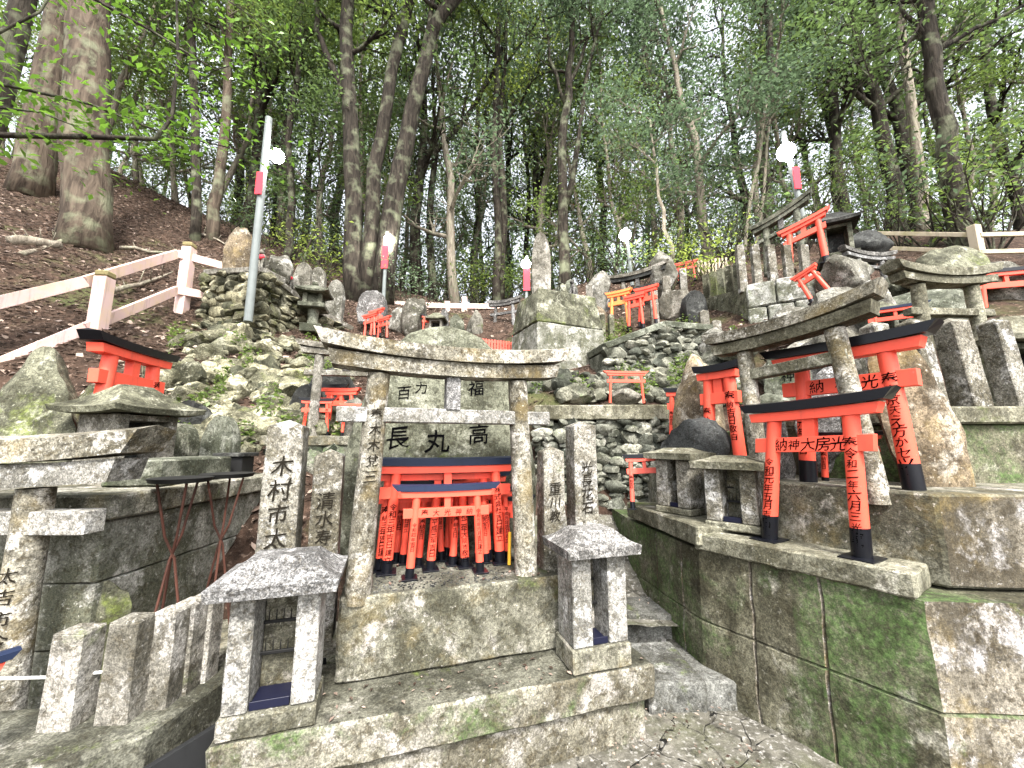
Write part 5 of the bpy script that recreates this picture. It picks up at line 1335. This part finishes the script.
for pxs, Y0, Y1, r0, r1 in (([(-90, 122), (0, 135), (90, 137), (155, 139), (172, 118), (178, 60), (176, -20)], 3.3, 3.6, .035, .009), ([(-90, 70), (10, 86), (90, 104), (160, 132), (240, 150)], 3.4, 3.9, .025, .005),
                            ([(-60, 60), (0, 32), (40, 12), (60, -20)], 3.2, 3.4, .02, .008), ([(-80, 100), (40, 112), (85, 130)], 3.3, 3.5, .018, .005), ([(-60, -60), (60, -20), (150, 30), (215, 70), (250, 60)], 3.6, 4.6, .03, .005), ([(-60, -90), (120, -60), (200, -20), (270, 30)], 3.8, 4.8, .03, .005)):
    Q = limb(pxs, Y0, Y1, r0, r1)
    for q in Q[3:]:
        for _ in range(3): tips.append(q + Vector((rr.gauss(0, .2), rr.gauss(0, .2), rr.gauss(-.02, .14))))
lm.build('branches', M['bark'], t, smooth=True)
leaf_obj('leaves', clumps([tuple(p) for p in tips], 46, [rr.uniform(.22, .48) for _ in tips], 66, .45), .085, 'leaf_maple', t, 66, aspect=.45, up=1.2)

# prototypes themselves are put to use as the first trees of their kinds
for i, (o, px, Y) in enumerate(zip(TP, (250, 340, 470, 530, 620, 860), (17, 18, 16, 17, 15, 14))):
    x = (px - 512) / FOC * Y; o.location = (x, Y, gz(x, Y) - .05); o['label'] = f'{TK[i]} deep in the woods {landmark(px)}'; o['group'] = GF
for i, (o, px, Y) in enumerate(zip(BP, (455, 590, 740, 310), (13, 12.6, 9.8, 10))):
    x = (px - 512) / FOC * Y; o.location = (x, Y, gz(x, Y) - .05); o['label'] = f'{BK[i]} alone at the forest edge {landmark(px)}'; o['group'] = GS

# ------------------------------------------------------------------ leaf litter, fallen branches
g = np.random.default_rng(5); X = g.uniform(-15, 8, 130000); Y = 3.2 + 12 * g.random(130000) ** .8
keep = (X < -1.6 - .12 * (Y - 3)) | (g.random(130000) < .25)
keep &= ~((X > -1.5) & (Y < 4.8)); keep &= g.random(130000) < .8
X, Y = X[keep], Y[keep]; Z = ground_np(X, Y)
Z = np.array([z + .12 * noise.noise(Vector((x * .9, y * .9, 0))) + .05 * noise.noise(Vector((x * 3, y * 3, 5))) for x, y, z in zip(X, Y, Z)]) + .012
me = leaves_mesh('leaf_litter', np.stack([X, Y, Z], 1), None, .09, 5, aspect=.55, up=1.6, jitter=.6); me.materials.append(M['leaf_dead'])
o = bpy.data.objects.new('leaf_litter', me); COL.objects.link(o); o['kind'] = 'stuff'
P_ = []; rr = random.Random(77)
while len(P_) < 5200:
    if rr.random() < .5: px, py = rr.uniform(520, 740), rr.uniform(325, 415)
    else: px, py = rr.uniform(170, 350), rr.uniform(318, 452)
    if noise.noise(Vector((px * .03, py * .03, 3))) < .12: continue
    d = ray(px, py); p = gp(px, py); P_.append(tuple(p + Vector((rr.gauss(0, .02), -.06, rr.uniform(.02, .2)))))
me = leaves_mesh('ground_cover', np.array(P_), None, .055, 8, aspect=.6, up=1.0); me.materials.append(M['leaf_mid'])
o = bpy.data.objects.new('ground_cover', me); COL.objects.link(o); o['kind'] = 'stuff'
for i, (pa, pb, lab) in enumerate((((20, 262), (92, 236), 'long pale fallen branch lying below the thick cedar'), ((120, 250), (190, 262), 'thin fallen branch beside the climbing fence'), ((8, 246), (60, 252), 'broken grey log at the left edge of the leafy bank'),
                                    ((110, 300), (172, 278), 'dead twiggy branch caught under the fence rail'), ((196, 236), (232, 250), 'short pale fallen branch near the reddish split trunk'))):
    a, b = gp(*pa) + Vector((0, 0, .06)), gp(*pb) + Vector((0, 0, .10)); t = thing('fallen_branch', lab, 'branch', a)
    mb = MB(); P = [Vector((0, 0, 0)).lerp(b - a, k / 5) + Vector((0, 0, rr.uniform(-.02, .06))) for k in range(6)]
    mb.tube(P, [.045, .04, .034, .028, .02, .01] if i != 2 else [.09] * 6, 7, wob=.2)
    for k in (1, 2, 3, 4): mb.tube([P[k], P[k] + Vector((rr.uniform(-.2, .2), rr.uniform(-.2, .2), rr.uniform(.08, .3)))], [.014, .004], 5)
    mb.build('wood', M['bark_pale'], t, smooth=True)

# look-alikes of one stretch of the wood are told apart by their order from left to right
_by = {}
for o in COL.objects:
    if o.get('group') in (GF, GS) and not o.parent: _by.setdefault(o['label'], []).append(o)
for l, os_ in _by.items():
    if len(os_) > 1:
        os_.sort(key=lambda o: o.location.x / o.location.y); n_ = len(os_)
        w_ = {2: ('left', 'right'), 3: ('leftmost', 'middle', 'rightmost')}.get(n_) or ['leftmost'] + ['second', 'third', 'fourth', 'fifth', 'sixth'][:n_ - 2] + ['rightmost']
        for o, q in zip(os_, w_): o['label'] = f'{l}, the {q}' if n_ > 2 else f'{l}, {q} one'

# dry leaves lying on the altar, terraces and path
L_ = []; rr = random.Random(9)
for _ in range(70): L_.append(tuple(A(rr.uniform(-.6, 1.4), rr.uniform(2.06, 2.27), .408)))
for _ in range(60): L_.append(tuple(A(rr.uniform(-.2, 1.0), rr.uniform(2.33, 2.9), .818)))
for _ in range(120): L_.append((rr.uniform(.5, 1.25), rr.uniform(1.9, 2.62), .045))
for _ in range(60): L_.append((rr.uniform(.75, 1.2), rr.uniform(3.2, 4.4), .36 + 0))
for _ in range(60):
    p = D(rr.uniform(-1.4, .1), rr.uniform(3.0, 3.5), 1.328)
    L_.append(tuple(p))
me = leaves_mesh('dry_leaves', np.array(L_), None, .026, 9, aspect=.5, up=6.0, jitter=.5); me.materials.append(M['leaf_dead'])
o = bpy.data.objects.new('dry_leaves', me); COL.objects.link(o); o['kind'] = 'stuff'
# ------------------------------------------------------------------ light
COL.objects.unlink(_fo); bpy.data.objects.remove(_fo)
w = bpy.data.worlds.new('World'); scene.world = w; w.use_nodes = True
nt = w.node_tree; bg = nt.nodes['Background']; sky = nt.nodes.new('ShaderNodeTexSky'); sky.sky_type = 'NISHITA'; sky.sun_disc = False
SUN_EL, SUN_ROT = R(52), R(163)
sky.sun_elevation = SUN_EL; sky.sun_rotation = SUN_ROT; sky.air_density = 1.0; sky.dust_density = 4; sky.ozone_density = 1
hs = nt.nodes.new('ShaderNodeHueSaturation'); hs.inputs['Saturation'].default_value = .25
nt.links.new(sky.outputs[0], hs.inputs['Color']); nt.links.new(hs.outputs[0], bg.inputs[0]); bg.inputs[1].default_value = .15
sl = bpy.data.lights.new('sun', 'SUN'); so = bpy.data.objects.new('sun', sl); COL.objects.link(so)
sl.energy = 2.0; sl.angle = R(11); sl.color = (1, .96, .9)
# towards the sun: azimuth measured like the sky texture's rotation (clockwise from +Y)
dv = Vector((math.sin(SUN_ROT) * math.cos(SUN_EL), math.cos(SUN_ROT) * math.cos(SUN_EL), math.sin(SUN_EL)))
so.rotation_euler = dv.to_track_quat('Z', 'Y').to_euler()
scene.view_settings.view_transform = 'Standard'; scene.view_settings.look = 'None'; scene.view_settings.gamma = 1
scene.view_settings.exposure = 2.15
scene.render.engine = 'CYCLES'; scene.cycles.max_bounces = 8; scene.cycles.diffuse_bounces = 4; scene.cycles.transmission_bounces = 4
scene.cycles.use_denoising = True
